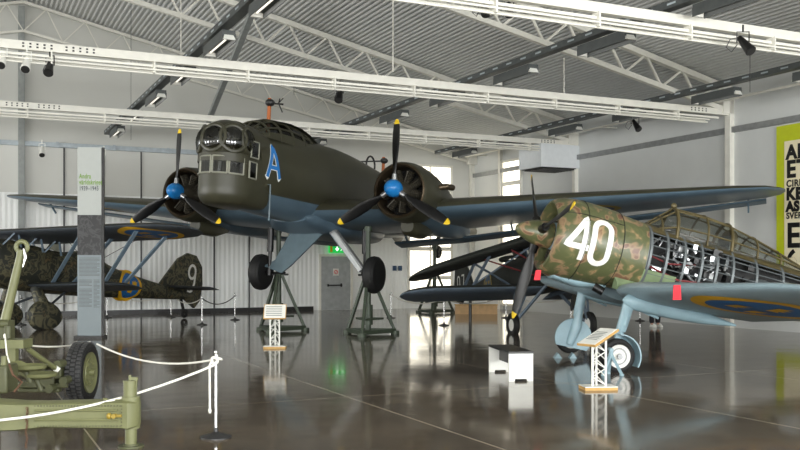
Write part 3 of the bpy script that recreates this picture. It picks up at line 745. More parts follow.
# ------------------------------------------------------------------ tripod stands under the bomber
def stand(base, topz, rad, lb, first=[]):
    t = thing('aircraft_stand', lb, 'stand', base, .35, 'green stands under the bomber')
    mb = MB(); mb.cyl((0, 0, .05), (0, 0, topz), .075, .06, 14); mb.cyl((0, 0, topz-.12), (0, 0, topz), .10, n=14); mb.cyl((0, 0, .25), (0, 0, .75), .12, n=14); mb.build('jack_column', 'stand', t)
    hz = min(1.5, topz*.62)
    for q in range(3):
        a = 2*PI*q/3; e = V((rad*math.cos(a), rad*math.sin(a), .05)); mb = MB(); mb.bar((.08*math.cos(a), .08*math.sin(a), hz), e, .07, .07); mb.cyl(e-V((0, 0, .05)), e+V((0, 0, .03)), .11, n=14); mb.build('leg', 'stand', t)
    mb = MB(); pts = [V((rad*math.cos(2*PI*q/3), rad*math.sin(2*PI*q/3), .09)) for q in range(3)]
    for q in range(3): mb.bar(pts[q], pts[(q+1) % 3], .07, .1); mb.bar(pts[q]*.55+V((0, 0, .35)), pts[(q+1) % 3]*.55+V((0, 0, .35)), .05, .05)
    mb.build('base_ring', 'stand', t)
    mb = MB(); mb.torus((0, 0, hz+.05), (0, 0, 1), .16, .03, 20, 6); mb.cyl((-.26, 0, hz), (.26, 0, hz), .025); mb.build('collar', 'dmetal', t)
stand(V((-.80, 23.25, 0)), 2.72, .72, 'green tripod stand under the bomber\'s near wheel, right of the grey door')
stand(V((-3.2, 24.4, 0)), 2.78, .72, 'green tripod stand under the bomber\'s far wheel, behind the small white lectern')
stand(V((1.27, 34.0, 0)), 2.5, .75, 'green tripod stand under the bomber\'s tail, behind the dark biplane wings')

# ================================================================== biplanes
def spoke(c, r): pass
# ---- mottled fighter biplane on the left
CM = frameM((-10.25, 25.7, 1.66), (-.53, -.848), 8.5); CI = CM.inverted()
cr = thing('biplane_fighter', 'mottled dark green biplane fighter with a white 9 on its fin, behind the tall banner', 'airplane', Mx=CM)
CF_ = Body([(1.5, .60, -.60, .60), (.9, .66, -.66, .66), (.2, .64, -.66, .62), (-.8, .60, -.62, .52), (-1.5, .74, -.58, .46), (-2.0, .70, -.54, .42), (-2.8, .44, -.47, .36), (-4.2, .26, -.34, .25), (-5.4, .16, -.22, .15), (-6.3, .1, -.12, .05)], 4, 30, 2.2)
mb = MB(); mb.loft(CF_.rings()); mb.build('fuselage', 'crcamo', cr)
mb = MB(); mb.lathe([(.60, 1.45), (.66, 1.5), (.66, 2.1), (.58, 2.25), (.5, 2.2), (.52, 1.6)], (0, 0, 0), (1, 0, 0), 32); mb.build('engine_cowling', 'crcamo', cr)
mb = MB(); mb.lathe([(.02, 2.75), (.12, 2.6), (.2, 2.3), (.2, 1.7)], (0, 0, 0), (1, 0, 0), 20)
for q in range(9): a = 2*PI*q/9; mb.cyl((1.9, 0, 0), (1.9, .48*math.sin(a), .48*math.cos(a)), .1)
mb.build('engine', 'cyl', cr)
pr = bpy.data.objects.new('propeller', None); C.objects.link(pr); pr.parent = cr; pr.location = (2.5, 0, 0)
for q in range(3): blade(pr, 2*PI*q/3+.5, 1.4, 'black', .2)
mb = MB(); mb.loft([canring(x, zt, hw, .5) for x, zt, hw in ((-.5, .62, .28), (-.62, .9, .26), (-.7, .92, .24))], False, False); mb.build('windscreen', 'dglass', cr)
CWU = [(0, 1.15, .84, 1.85, .12, 1), (4.8, 1.1, .90, 1.78, .12, 1), (5.7, .98, .92, 1.5, .11, 1), (6.2, .75, .92, .95, .1, 1), (6.38, .5, .92, .4, .08, 1)]
for sg in (1, -1):
    w = Wing([(sg*s[0],)+s[1:] for s in CWU]); mb = MB(); w.mesh(mb); wg = mb.build('upper_wing', ['crdark', 'crunder'], cr)
    roundel(lambda u, v, o_: w.pt(sg*(4.9+u), .48+v/1.8, -1, o_), .84, wg)
CWL = [(.45, .35, -.50, 1.4, .12, 1), (3.2, .3, -.42, 1.3, .11, 1), (3.75, .1, -.41, .8, .1, 1), (3.92, -.1, -.41, .3, .08, 1)]
for sg in (1, -1):
    w = Wing([(sg*s[0],)+s[1:] for s in CWL]); mb = MB(); w.mesh(mb); mb.build('lower_wing', ['crdark', 'crunder'], cr)
for sg in (1, -1):
    for a, b in (((.75, 4.9*sg, .84), (.05, 3.1*sg, -.42)), ((-.2, 4.9*sg, .84), (-.55, 3.1*sg, -.42)), ((.75, 3.2*sg, .82), (.05, 3.1*sg, -.42)), ((.75, 2.9*sg, .82), (.1, 1.1*sg, -.45)), ((-.2, 2.9*sg, .82), (-.5, 1.1*sg, -.45))):
        mb = MB(); mb.bar(a, b, .09, .05); mb.build('wing_strut', 'crstrut', cr)
    for x0 in (1.0, .3, -.3):
        for dx in (.28, -.28):
            mb = MB(); mb.bar((x0, .62*sg, .9), (x0+dx, .46*sg, .45), .05, .04); mb.build('cabane_strut', 'crstrut', cr)
    mb = MB(); mb.tube([(-.3, 4.0*sg, .9), (-.2, .9*sg, -.4)], .008, 5); mb.tube([(-.5, 2.6*sg, -.4), (-.2, 1.0*sg, .9)], .008, 5); mb.build('bracing_wire', 'dmetal', cr)
    c = V((.05, .85*sg, -1.37))
    # wheel in a rounded spat
    mb = MB(); mb.loft([[c+V((.52*sc*math.cos(2*PI*k/24)-.05*math.cos(2*PI*k/24)**2, y, .40*sc*math.sin(2*PI*k/24)+.06)) for k in range(24)] for y, sc in ((-.17, .55), (-.13, .9), (0, 1.05), (.13, .9), (.17, .55))]); sp = mb.build('wheel_spat', 'crcamo', cr)
    mb = MB(); mb.lathe([(.1, -.1), (.3, -.1), (.35, 0), (.3, .1), (.1, .1)], c-V((0, 0, .02)), (0, 1, 0), 28); mb.build('wheel', 'rubber', cr)
    mb = MB(); mb.loft([sring(0, 0, 0, .0)]*1) if 0 else mb.tube([c+V((0, 0, .25)), (.2, .55*sg, -.55)], [.2, .14], 14); mb.build('gear_leg', 'crcamo', cr)
    mb = MB(); mb.tube([c+V((-.1, 0, .3)), (-.9, .4*sg, -.55)], .035, 8); mb.build('gear_strut', 'crunder', cr)
# tail
mb = MB(); zz = [(-4.75, .2), (-5.1, .68), (-5.45, 1.14), (-5.85, 1.38), (-6.25, 1.35), (-6.56, 1.02), (-6.66, .45), (-6.62, -.12), (-6.4, -.4), (-5.9, -.15), (-5.3, .0)]
mb.prism([V((x, -.045, z)) for x, z in zz], (0, .09, 0)); mb.build('fin', 'crcamo', cr)
strokes('number_marking', [[(.13, .05), (.11, -.25), (.02, -.30), (-.09, -.28)], rrect(.24, .32, .11) ], .06, lambda u, v: V((-6.1-u, .055, .58+v+ (.16 if 0 else 0))), 'white', cr) if 0 else None
n9 = [(.12+.0, .16)]+[(.0+.12*math.cos(a), .16+.16*math.sin(a)) for a in [PI*2*q/14 for q in range(15)]]
for sg in (1, -1):
    strokes('number_marking', [n9[1:], [(.12, .16), (.11, -.1), (.06, -.27), (-.03, -.33), (-.11, -.31)]], .065, lambda u, v: V((-6.12-sg*u*1.3, .05*sg, .56+v*1.4)), 'white', cr, .03)
mb = MB(); Wing([(y, -5.1-.12*abs(y), .18, 1.15-.3*abs(y), .08, 0) for y in (-1.5, -.7, 0, .7, 1.5)]).mesh(mb); mb.build('tailplane', ['crdark', 'crunder'], cr)
for sg in (1, -1): roundel(lambda u, v, o_: CF_.side(-3.3-sg*u, -.04+v, sg, .012+o_), .48, cr)
mb = MB(); a = V((-6.0, 0, -.62)); mb.tube([a, (-5.75, 0, -.1)], .05, 8); mb.torus(a, (0, 1, 0), .1, .05, 20, 8); mb.build('tail_wheel', 'rubber', cr)
# ---- dark two-seat biplane behind the fighter
HM = frameM((3.8, 23.7, 1.65), (.29, -.957), 8); HI = HM.inverted()
hb = thing('biplane_scout', 'dark biplane with red bracing and white 07 on its rudder, behind the camouflaged fighter', 'airplane', Mx=HM)
HF = Body([(1.7, .35, -.42, .34), (1.2, .46, -.52, .44), (.3, .52, -.58, .46), (-.8, .50, -.58, .46), (-2.2, .52, -.5, .42), (-4, .32, -.36, .30), (-5.6, .2, -.24, .16), (-6.4, .12, -.14, .05)], 4, 28, 2.6)
mb = MB(); mb.loft(HF.rings()); mb.build('fuselage', 'hbdark', hb)
HWU = [(0, 1.1, .80, 1.9, .14, 5), (.6, 1.1, .72, 1.9, .14, 5), (3.0, .9, .02, 1.85, .13, 5), (3.4, .8, -.09, 1.5, .13, 5), (3.6, .6, -.15, 1.05, .12, 5), (3.72, .35, -.19, .5, .1, 5)]
HWL = [(.4, .5, -.50, 1.8, .12, 5), (3.2, .4, -.52, 1.75, .12, 5), (3.5, .25, -.53, 1.4, .12, 5), (3.7, .05, -.54, .95, .12, 5), (3.82, -.2, -.56, .45, .10, 5)]
for sg in (1, -1):
    dz = 0 if sg < 0 else 1
    w = Wing([(sg*s[0], s[1], (s[2] if sg < 0 else .95), s[3], s[4], s[5]) for s in HWU]); mb = MB(); w.mesh(mb); mb.build('upper_wing', ['hbdark', 'hbdark'], hb)
    w2 = Wing([(sg*s[0],)+s[1:] for s in HWL]); mb = MB(); w2.mesh(mb); mb.build('lower_wing', ['hbdark', 'hbblue'], hb)
    for c1, c2 in ((.15, .2), (.7, .72)):
        a = w.pt(sg*1.9, c1, -1); b = w2.pt(sg*2.1, c2, 1); mb = MB(); mb.bar(a, b, .07, .04); mb.build('wing_strut', 'hbblue', hb)
        a = w.pt(sg*.55, c1, -1); b = V((a.x-.05, .40*sg, .3)); mb = MB(); mb.bar(a, b, .06, .04); mb.build('cabane_strut', 'hbblue', hb)
    mb = MB(); a = w.pt(sg*1.9, .2, -1); mb.bar(w.pt(sg*.5, .45, -1), w2.pt(sg*2.1, .3, 1), .06, .04); mb.bar(w.pt(sg*1.9, .7, -1), w2.pt(sg*.6, .6, 1), .06, .04); mb.build('bracing_strut', 'hbblue', hb)
    mb = MB(); mb.tube([w.pt(sg*1.85, .4, -1), V((.2, .47*sg, -.2))], .022, 6); mb.tube([w.pt(sg*1.3, .2, -1), V((.9, .46*sg, -.15))], .022, 6); mb.build('bracing_cable', 'redhose', hb)
    c = HI @ (P(513, 325, 23.6) if sg < 0 else P(589, 324, 23.0))
    mb = MB(); mb.lathe([(.2, -.05), (.24, -.07), (.30, -.06), (.315, 0), (.30, .06), (.24, .07), (.2, .05)], c, (0, 1, 0), 30); wh = mb.build('wheel', 'rubber', hb)
    mb = MB(); mb.lathe([(.02, -.07), (.22, -.04), (.22, .04), (.02, .07)], c, (0, 1, 0), 24); mb.build('wheel_disc', 'white', wh)
    for e in ((.75, .42*sg, -.48), (-.45, .42*sg, -.5), (.1, 1.0*sg, -.55)):
        mb = MB(); mb.bar(c, e, .06, .06); mb.build('gear_strut', 'hbblue', hb)
mb = MB(); mb.loft([canring(x, zt, hw, .4) for x, zt, hw in ((-.35, .5, .3), (-.55, .78, .28), (-.6, .8, .25))], False, False); mb.build('windscreen', 'dglass', hb)
mb = MB(); mb.torus((-2.0, 0, .56), (0, 0, 1), .42, .05, 24, 8); mb.ell((-1.7, 0, .72), (.22, .2, .22)); mb.build('gun_ring', 'hbdark', hb)
mb = MB(); zz = [(-5.3, .2), (-5.6, .7), (-5.9, .98), (-6.3, 1.08), (-6.7, .9), (-6.85, .4), (-6.8, -.1), (-6.4, -.25), (-5.9, .0)]
mb.prism([V((x, -.05, z)) for x, z in zz], (0, .1, 0)); mb.build('rudder', 'hbdark', hb)
for sg in (1, -1):
    strokes('number_marking', [[(-.2+x, z) for x, z in rrect(.2, .42, .09)], [(.08, .21), (.3, .21), (.2, -.21)]], .06, lambda u, v: V((-6.2-sg*u, .056*sg, .42+v)), 'white', hb)
mb = MB(); Wing([(y, -5.2-.1*abs(y), .15, 1.2-.2*abs(y), .08, 0) for y in (-1.6, 0, 1.6)]).mesh(mb); mb.build('tailplane', ['hbdark', 'hbblue'], hb)
for sg in (1, -1): roundel(lambda u, v, o_: HF.side(-3.2-sg*u, -.02+v, sg, .012+o_), .36, hb, ('dkblue', 'dkochre'))
mb = MB(); mb.tube([(-5.6, 0, -.2), (-5.7, 0, -.98)], .05, 8); mb.build('tail_skid', 'dmetal', hb)

pr = bpy.data.objects.new('propeller', None); C.objects.link(pr); pr.parent = hb; pr.location = (1.85, 0, 0)
mb = MB(); mb.lathe([(.005, .22), (.1, .16), (.16, 0), (.16, -.12)], (0, 0, 0), (1, 0, 0), 20); mb.build('spinner', 'hbdark', pr)
for q in range(2): blade(pr, PI*q+.3, 1.3, 'black', .2, 0, 'black')
M['bgrey'] = simple('banner_light_grey', (178, 182, 178), .5, 0, .02); M['bgrey2'] = simple('banner_grey', (128, 138, 142), .5, 0, .02)
M['btext'] = simple('print_grey_ink', (96, 102, 104), .6); M['bgreen'] = simple('print_green_ink', (120, 160, 50), .6)
M['bphoto'] = camo('dark_photo_print', [(0, (26, 26, 28)), (.5, (60, 60, 62)), (.6, (34, 34, 36))], 5, .4)
# ================================================================== camouflaged fighter "40" with an opened fuselage side
a10 = math.radians(10)
JM = frameM((2.34, 16.05, 2.31), (-math.cos(a10), -math.sin(a10)), 12.5); JI = JM.inverted()
def J(px, py, d): return JI @ P(px, py, d)
jf = thing('fighter_plane', 'green and tan camouflaged fighter with a white 40 and opened skeleton fuselage side', 'airplane', Mx=JM)
X = V((1, 0, 0)); O0 = V((0, 0, 0))
# cowling
def jr(x, r, n=40, e=2.0, dz=0): return sring(x, r+dz, -r+dz, r, n, e)
mb = MB()
outer = [(-1.66, .675), (-1.4, .70), (-1.1, .715), (-.85, .715), (-.68, .695), (-.56, .655), (-.50, .61), (-.485, .565), (-.53, .52), (-.7, .45), (-1.3, .5)]
mb.lathe([(r, x) for x, r in outer], (0, 0, 0), X, 44, False)
cw = mb.build('engine_cowling', 'jcamo', jf)
mb = MB(); mb.lathe([(.01, -.9), (.5, -.9)], O0, X, 32); mb.build('cowling_baffle', 'inside', cw)
mb = MB(); mb.lathe([(.02, -.52), (.16, -.54), (.24, -.62), (.26, -.9)], O0, X, 24); en = mb.build('engine', 'jblue', jf)
for q in range(7):
    a = 2*PI*q/7; d = V((0, math.sin(a), math.cos(a))); mb = MB(); mb.lathe([((.1 if i % 2 else .08), .2+.25*i/10) for i in range(11)], V((-.72, 0, 0)), d, 12); mb.build('cylinder', 'cyl', en)
# chin intake and seam rings
mb = MB(); mb.loft([sring(x, zt, zb, hw, 24, 3) for x, zt, zb, hw in ((-.66, -.50, -.66, .18), (-.74, -.5, -.73, .22), (-1.2, -.5, -.78, .22), (-1.7, -.5, -.72, .18))]); mb.build('chin_intake', 'jblue', jf)
mb = MB(); mb.cyl((-1.42, .35, -.72), (-1.58, .42, -.78), .075, n=14); mb.build('exhaust_pipe', 'black', jf)
mb = MB()
for x, r in ((-1.0, .722), (-1.66, .684)): mb.torus((x, 0, 0), X, r, .006, 44, 6)
mb.tube([(x, r*math.cos(.62), r*math.sin(.62)) for x, r in ((-.6, .675), (-.85, .722), (-1.1, .722), (-1.66, .685))], .006, 5); mb.build('cowling_seam', 'dmetal', cw)
# spinner and propeller
pr = bpy.data.objects.new('propeller', None); C.objects.link(pr); pr.parent = jf
mb = MB(); mb.lathe([(.005, .36), (.05, .345), (.11, .27), (.17, .14), (.215, 0), (.235, -.14), (.235, -.28), (.2, -.32)], O0, X, 32); mb.build('spinner', 'jcamo', pr)
JA = 75
for q in range(3):
    a = math.radians(JA+120*q)
    d = V((0, math.sin(a), math.cos(a))); mb = MB(); mb.cyl(d*.15+V((-.06, 0, 0)), d*.36+V((-.06, 0, 0)), .085, .075, 14); mb.build('blade_root', 'black', pr)
    blade(pr, a, 1.6, 'black', .27, -.06, 'yellow', 1)
# number 40 on the cowling side, wrapped round it
def cowl(u, v, o_=.006):
    x = -1.06-u; rr = .715 if x > -1.1 else .715-(-1.1-x)*.06
    if x > -.85: rr = .715-(x+.85)*.12
    th = v/.715; return V((x, (rr+o_)*math.cos(th), (rr+o_)*math.sin(th)))
n4 = [[(.10, -.37), (.10, .37), (-.20, -.14), (.19, -.14)]]
n0 = rrect(.30, .74, .15)
for sg in (1, -1):
    g = (lambda u, v: cowl(u, v)) if sg > 0 else (lambda u, v: (lambda p: V((p.x, -p.y, p.z)))(cowl(-u, v)))
    strokes('number_marking', [[(u-.20, v+.0) for u, v in n4[0]], [(u+.20, v) for u, v in n0]], .10, g, 'white', jf)
# fuselage: skin rings; the port side is open behind the firewall
JF = Body([(-1.60, .665, -.665, .665), (-2.15, .60, -.66, .62), (-3.0, .56, -.66, .56), (-4.0, .50, -.62, .50), (-5.2, .42, -.52, .40), (-6.4, .30, -.36, .27), (-7.4, .2, -.2, .14), (-7.8, .14, -.1, .06)], 4, 40, 2.2)
R = JF.rings(); n = 40
def openpanel(i, j):
    x = R[i][0].x; return x < -2.14 and x > -6.9
mb = MB(); rv = [[mb.v(p) for p in r] for r in R]
for i in range(len(R)-1):
    for j in range(n):
        a = (j+.5)*9      # angle of the face in degrees, 0 = port side, 90 = top
        low = 322+max(0, min(22, (R[i][0].x+3.5)*17))
        hole = openpanel(i, j) and (a < 44 or a > low)
        if hole: continue
        x = R[i][0].x
        mb.mi = 1 if x < -2.1 and 44 < a < 75 else (2 if -3.6 < x < -2.1 and 305 < a else 0)
        mb.f((rv[i][j], rv[i][(j+1) % n], rv[i+1][(j+1) % n], rv[i+1][j]))
mb.f(rv[0][::-1]); fu = mb.build('fuselage_skin', ['jcamo', 'brass', 'jgreen'], jf)
mb = MB(); mb.loft([[p*1 for p in sring(-2.16, .58, -.62, .60, 40, 2.2)], sring(-2.19, .58, -.62, .60, 40, 2.2)]); mb.build('firewall', 'frame', jf)
def rib_ring(x, off=0, a0=-50, a1=60, n=14):
    _, zt, zb, hw = JF.at(x); zm, hh = (zt+zb)/2, (zt-zb)/2; out = []
    for q in range(n+1):
        t = math.radians(a0+(a1-a0)*q/n); c, s_ = math.cos(t), math.sin(t); e = 2.2
        out.append(V((x, (hw+off)*math.copysign(abs(c)**(2/e), c), zm+(hh+off)*math.copysign(abs(s_)**(2/e), s_))))
    return out
for x in (-2.2, -2.52, -2.86, -3.2, -3.5, -3.82, -4.3, -4.85, -5.4, -6.0, -6.5, -6.9):
    o_, i_ = rib_ring(x, .004), rib_ring(x, -.06); mb = MB()
    mb.loft([[a+V((.022, 0, 0)), a-V((.022, 0, 0)), b-V((.022, 0, 0)), b+V((.022, 0, 0))] for a, b in zip(o_, i_)]); mb.build('fuselage_former', 'frame', jf)
xs_ = [-2.2-.25*q for q in range(20)]
for ang in (-38, -24, -10, 4, 18, 32, 43):
    pts = []
    for x in xs_:
        _, zt, zb, hw = JF.at(x); zm, hh = (zt+zb)/2, (zt-zb)/2; t = math.radians(ang); c, s_ = math.cos(t), math.sin(t); e = 2.2
        pts.append(V((x, (hw-.01)*abs(c)**(2/e), zm+(hh-.01)*math.copysign(abs(s_)**(2/e), s_))))
    mb = MB(); mb.tube(pts, .011, 5); mb.build('stringer', 'frame', jf)
# what shows inside
rnd = random.Random(3)
mb = MB(); mb.loft([[V((x, -.12, zb*.8)), V((x, -.08, zb*.8)), V((x, -.08, zt*.8)), V((x, -.12, zt*.8))] for x, zt, zb in ((-2.2, .55, -.6), (-4, .48, -.55), (-6.8, .25, -.3))]); mb.build('inner_bulkhead', 'inside', jf)
def clutter(name, mat, k, x0, x1, r0, r1):
    for q in range(k):
        x = rnd.uniform(x0, x1); z = rnd.uniform(-.42, .36); y = rnd.uniform(.05, .42); mb = MB(); t = rnd.random()
        if t < .35: mb.box((x, y, z), (rnd.uniform(.06, .2), rnd.uniform(.06, .15), rnd.uniform(.05, .16)))
        elif t < .6: mb.cyl((x, y, z), (x+rnd.uniform(-.12, .12), y+.1, z+rnd.uniform(-.1, .1)), rnd.uniform(r0, r1))
        else: mb.tube([(x, y, z), (x+rnd.uniform(-.2, .2), y+.04, z+rnd.uniform(-.15, .15)), (x+rnd.uniform(-.35, .35), y, z+rnd.uniform(-.25, .25))], rnd.uniform(.012, .025), 6)
        mb.build(name, mat, jf)
clutter('engine_accessory', 'metal', 24, -3.7, -2.3, .03, .07); clutter('control_box', 'black', 12, -4.4, -2.3, .04, .08); clutter('pipe_run', 'dmetal', 12, -4.6, -2.3, .02, .05); clutter('fitting', 'gsteel', 12, -4.2, -2.3, .015, .04)
mb = MB(); mb.tube([(-2.2, .5, -.16), (-2.8, .52, -.30), (-3.3, .50, -.26), (-3.9, .46, -.34)], .022, 6); mb.build('red_hose', 'redhose', jf)
mb = MB(); mb.tube([(-2.2, .5, .02), (-2.6, .5, -.06), (-3.1, .48, .02)], .016, 6); mb.build('red_hose', 'redhose', jf)
mb = MB(); mb.ell((-4.55, .2, -.05), (.3, .18, .14)); mb.build('oxygen_bottle', 'frame', jf)
mb = MB(); mb.box((-5.2, .1, -.1), (.5, .25, .3)); mb.build('radio_box', 'frame', jf)
mb = MB(); mb.ell((-5.1, .36, .08), (.035, .035, .035)); mb.build('inspection_lamp', 'lamp', jf)
mb = MB(); mb.box((-3.6, 0, .1), (.45, .42, .06)); mb.box((-3.83, 0, .42), (.06, .42, .6)); mb.build('pilot_seat', 'frame', jf)
# lower fairing over the wing root
mb = MB(); mb.loft([[V((x, y0_, z0_)) for y0_, z0_ in ((.45, -.68), (.72*k+.02, -.70), (.66*k, -.40*k-.2), (.5*k, -.30*k-.2))] for x, k in ((-1.7, .95), (-2.3, 1), (-3.2, .95), (-3.9, .8))]); mb.build('wing_root_fairing', 'jgreen', jf)
# canopy
JC = [(-2.28, .60, .24), (-2.46, .76, .32), (-2.72, .97, .36), (-3.3, .97, .37), (-3.78, .92, .36), (-4.3, .80, .34), (-4.8, .66, .29), (-5.5, .44, .16)]
mb = MB(); mb.loft([canring(x, zt, hw, .42) for x, zt, hw in JC], False, False); cn = mb.build('cockpit_canopy', 'glass', jf)
for i, (x, zt, hw) in enumerate(JC):
    mb = MB(); mb.tube(canring(x, zt+.01, hw+.01, .42), .032 if i in (2, 4) else .02, 6); mb.build('canopy_hoop', 'brass', cn)
mb = MB()
for q in (1, 4, 6, 8, 11): mb.tube([canring(x, zt+.008, hw+.008, .42)[q] for x, zt, hw in JC], .016, 6)
mb.build('canopy_rail', 'brass', cn)
mb = MB(); mb.ell((-2.72, 0, 1.03), (.06, .04, .05), 10, 6); mb.build('mirror', 'brass', cn)
mb = MB(); mb.loft([sring(-3.85, .85, .4, .25, 16), sring(-3.92, .85, .4, .25, 16)]); mb.build('headrest_frame', 'brass', jf)
# wings
JW = [(.35, -1.52, -.68, 2.3, .14, 1), (1.0, -1.30, -.70, 2.45, .145, 1), (1.5, -1.22, -.69, 2.42, .145, 1), (3.4, -1.42, -.60, 2.05, .125, 1), (4.6, -1.75, -.48, 1.5, .11, 1), (5.2, -2.1, -.43, .95, .1, 1), (5.42, -2.4, -.41, .5, .09, 1)]
for sg in (1, -1):
    w = Wing([(sg*s[0],)+s[1:] for s in JW]); mb = MB(); w.mesh(mb, 3); wg = mb.build('wing', ['jcamo', 'jwing'], jf)
    roundel(lambda u, v, o_: w.pt(sg*(3.25+u), .50+v/2.05, -1, o_), .88, wg, ring=.78)
    # gear fairing pod, leg, wheel
    top = J(630, 300, 14.95) if sg > 0 else J(583, 290, 17.35); hub = J(617, 356, 15.0) if sg > 0 else J(570, 338, 17.5)
    mb = MB(); R_ = []
    for q, r in ((.12, .02), (.06, .10), (0, .13), (-.3, .145), (-.8, .14), (-1.3, .11), (-1.9, .02)):
        R_.append([top+V((q, r*math.cos(2*PI*k/16), -.02+.02*q*0+r*.95*math.sin(2*PI*k/16)+.0)) for k in range(16)])
    mb.loft(R_); mb.build('gear_fairing', 'jblue', jf)
    mb = MB(); b_ = hub+V((0, sg*.02, 0)); ax = V((0, sg, 0)); off = V((0, -sg*.17, 0))
    mb.tube([top, top+(b_+off-top)*.55, top+(b_+off-top)*.56, b_+off], [.095, .085, .06, .06], 14); mb.cyl(b_+off*1.2, b_+off*.3, .07, n=12)
    lg = mb.build('gear_leg', 'jblue', jf)
    mb = MB(); mb.tube([top+V((-.05, 0, -.1)), top+(b_-top)*.5+V((-.55, 0, .28))], .022, 6); mb.tube([top+(b_+off-top)*.30+V((0, sg*.08, 0)), top+(b_+off-top)*.45+V((0, sg*.1, 0))], .02, 6); mb.build('gear_strut', 'jblue', jf)
    mb = MB(); mb.lathe([(.185, -.08), (.23, -.10), (.27, -.085), (.29, 0), (.27, .085), (.23, .10), (.185, .08)], hub, (0, 1, 0), 36); wh = mb.build('main_wheel', 'rubber', jf)
    mb = MB(); mb.lathe([(.02, -.10), (.06, -.10), (.07, -.085), (.15, -.08), (.19, -.095), (.19, .095), (.15, .08), (.07, .085), (.06, .10), (.02, .10)], hub, (0, 1, 0), 30); wd = mb.build('wheel_disc', 'white', wh)
    mb = MB(); mb.torus(hub+V((0, sg*.086, 0)), (0, 1, 0), .125, .012, 28, 6); mb.build('wheel_ring', 'gsteel', wh)
    mb = MB(); mb.cyl(hub+V((0, sg*.08, 0)), hub+V((0, sg*.125, 0)), .055, .045, 16); mb.build('wheel_nut', 'gsteel', wh)
    if sg < 0:   # disc-shaped cover plate on the far wheel with its ridge
        mb = MB(); c = hub+V((0, .14, .02)); pts = []
        for k in range(29):
            t = math.radians(-32+244*k/28); pts.append(c+V((-.36*math.cos(t), 0, .36*math.sin(t))))
        mb.prism(pts, (0, .035, 0)); mb.build('wheel_cover', 'jblue', jf)
        mb = MB(); mb.tube([c+V((.05, .05, -.14)), c+V((-.0, .07, .2)), top+V((-.0, .05, -.35))], [.07, .1, .06], 12); mb.build('cover_ridge', 'jblue', jf)
    else:        # curved mudguard behind the near wheel
        mb = MB(); L_ = []
        for k in range(19):
            t = math.radians(100-118*k/18+0); cc, ss = math.cos(t), math.sin(t)
            L_.append([hub+V((-.345*cc, -.13, .345*ss)), hub+V((-.345*cc, .13, .345*ss)), hub+V((-.365*cc, .13, .365*ss)), hub+V((-.365*cc, -.13, .365*ss))])
        mb.loft(L_); 
        L2 = []
        for k in range(19):
            t = math.radians(100-118*k/18); cc, ss = math.cos(t), math.sin(t)
            L2.append([hub+V((-.27*cc, -.14, .27*ss)), hub+V((-.365*cc, -.14, .365*ss)), hub+V((-.365*cc, -.12, .365*ss)), hub+V((-.27*cc, -.12, .27*ss))])
        mb.loft(L2); mb.build('mudguard', 'jblue', jf)
# tail, out of frame
mb = MB(); zz = [(-6.7, .2), (-7.0, .7), (-7.3, 1.0), (-7.7, 1.05), (-8.0, .8), (-8.05, .2), (-7.8, -.1)]; mb.prism([V((x, -.04, z)) for x, z in zz], (0, .08, 0)); mb.build('fin', 'jcamo', jf)
mb = MB(); Wing([(y, -6.7-.1*abs(y), .2, 1.2-.3*abs(y), .08, 0) for y in (-1.8, 0, 1.8)]).mesh(mb); mb.build('tailplane', ['jcamo', 'jwing'], jf)
mb = MB(); a = JI @ V((2.34+.985*7.3, 16.05+.174*7.3, .16)); mb.torus(a, (0, 1, 0), .1, .05, 20, 8); mb.tube([a, (-7.1, 0, -.1)], .04, 8); mb.build('tail_wheel', 'rubber', jf)
SHIFT = .30          # airframe sits close behind the spinner
for o in list(jf.children):
    if o.name.split('.')[0] in ('propeller', 'gear_fairing', 'gear_leg', 'gear_strut', 'main_wheel', 'wheel_cover', 'cover_ridge', 'mudguard', 'tail_wheel', 'wing'): continue
    o.location = (SHIFT, 0, 0)
# light blue wheel support in front of the near wheel
b = P(611, 369, 14.55); t = thing('wheel_jack', 'small light blue tripod wheel support before the fighter\'s near wheel', 'stand', (b.x, b.y, 0))
for q in range(3):
    an = 2*PI*q/3-.5; mb = MB(); mb.bar((0, 0, .34), (.17*math.cos(an), .17*math.sin(an), .02), .05, .035); mb.cyl((.17*math.cos(an), .17*math.sin(an), 0), (.17*math.cos(an), .17*math.sin(an), .025), .035); mb.build('leg', 'jblue', t)
mb = MB(); mb.cyl((0, 0, .28), (0, 0, .42), .035); mb.cyl((-.0, -.06, .4), (0, .1, .4), .03); mb.build('jack_head', 'jblue', t)
b = P(566, 357, 17.3)
for q, dx in enumerate((-.16, .12)):
    mb = MB(); mb.prism([(-.07, -.1, 0), (.07, -.1, 0), (0, -.1, .1)], (0, .2, 0)); o = mb.build('wheel_chock', 'jblue'); o.location = (b.x+dx, b.y, 0); tag(o, ('light blue wheel chock before the far fighter wheel, left one', 'light blue wheel chock before the far fighter wheel, right one')[q], 'wheel chock', 'chocks at the far fighter wheel')
# red warning tags
def wtag(px, py, d, w, h, lb, sl=0):
    b = P(px, py, d); mb = MB(); mb.loft([[V((x+sl*z, y, z)) for x, y in ((-w*k, -.008), (w*k, -.008), (w*k, .008), (-w*k, .008))] for z, k in ((0, .5), (-h*.5, .55), (-h, .6))]); o = mb.build('warning_tag', 'red', None); o.location = b; tag(o, lb, 'warning tag', 'red cloth tags on the fighter')
wtag(677, 285, 13.0, .10, .21, 'red cloth tag hanging at the fighter\'s near wing root')
wtag(538.5, 270, 15.6, .09, .17, 'red cloth tag hanging in front of the fighter\'s cowling below the spinner', .15)

# ================================================================== gun carriage at the lower left
gn = thing('gun_carriage', 'olive green anti-aircraft gun carriage with riveted outrigger beam and one visible tyre', 'gun carriage', (-3.4, 9.6, 0))
def g_(p): return V(p)-V((-3.4, 9.6, 0))
def GP(px, py, d): return g_(P(px, py, d))
D = 8.75
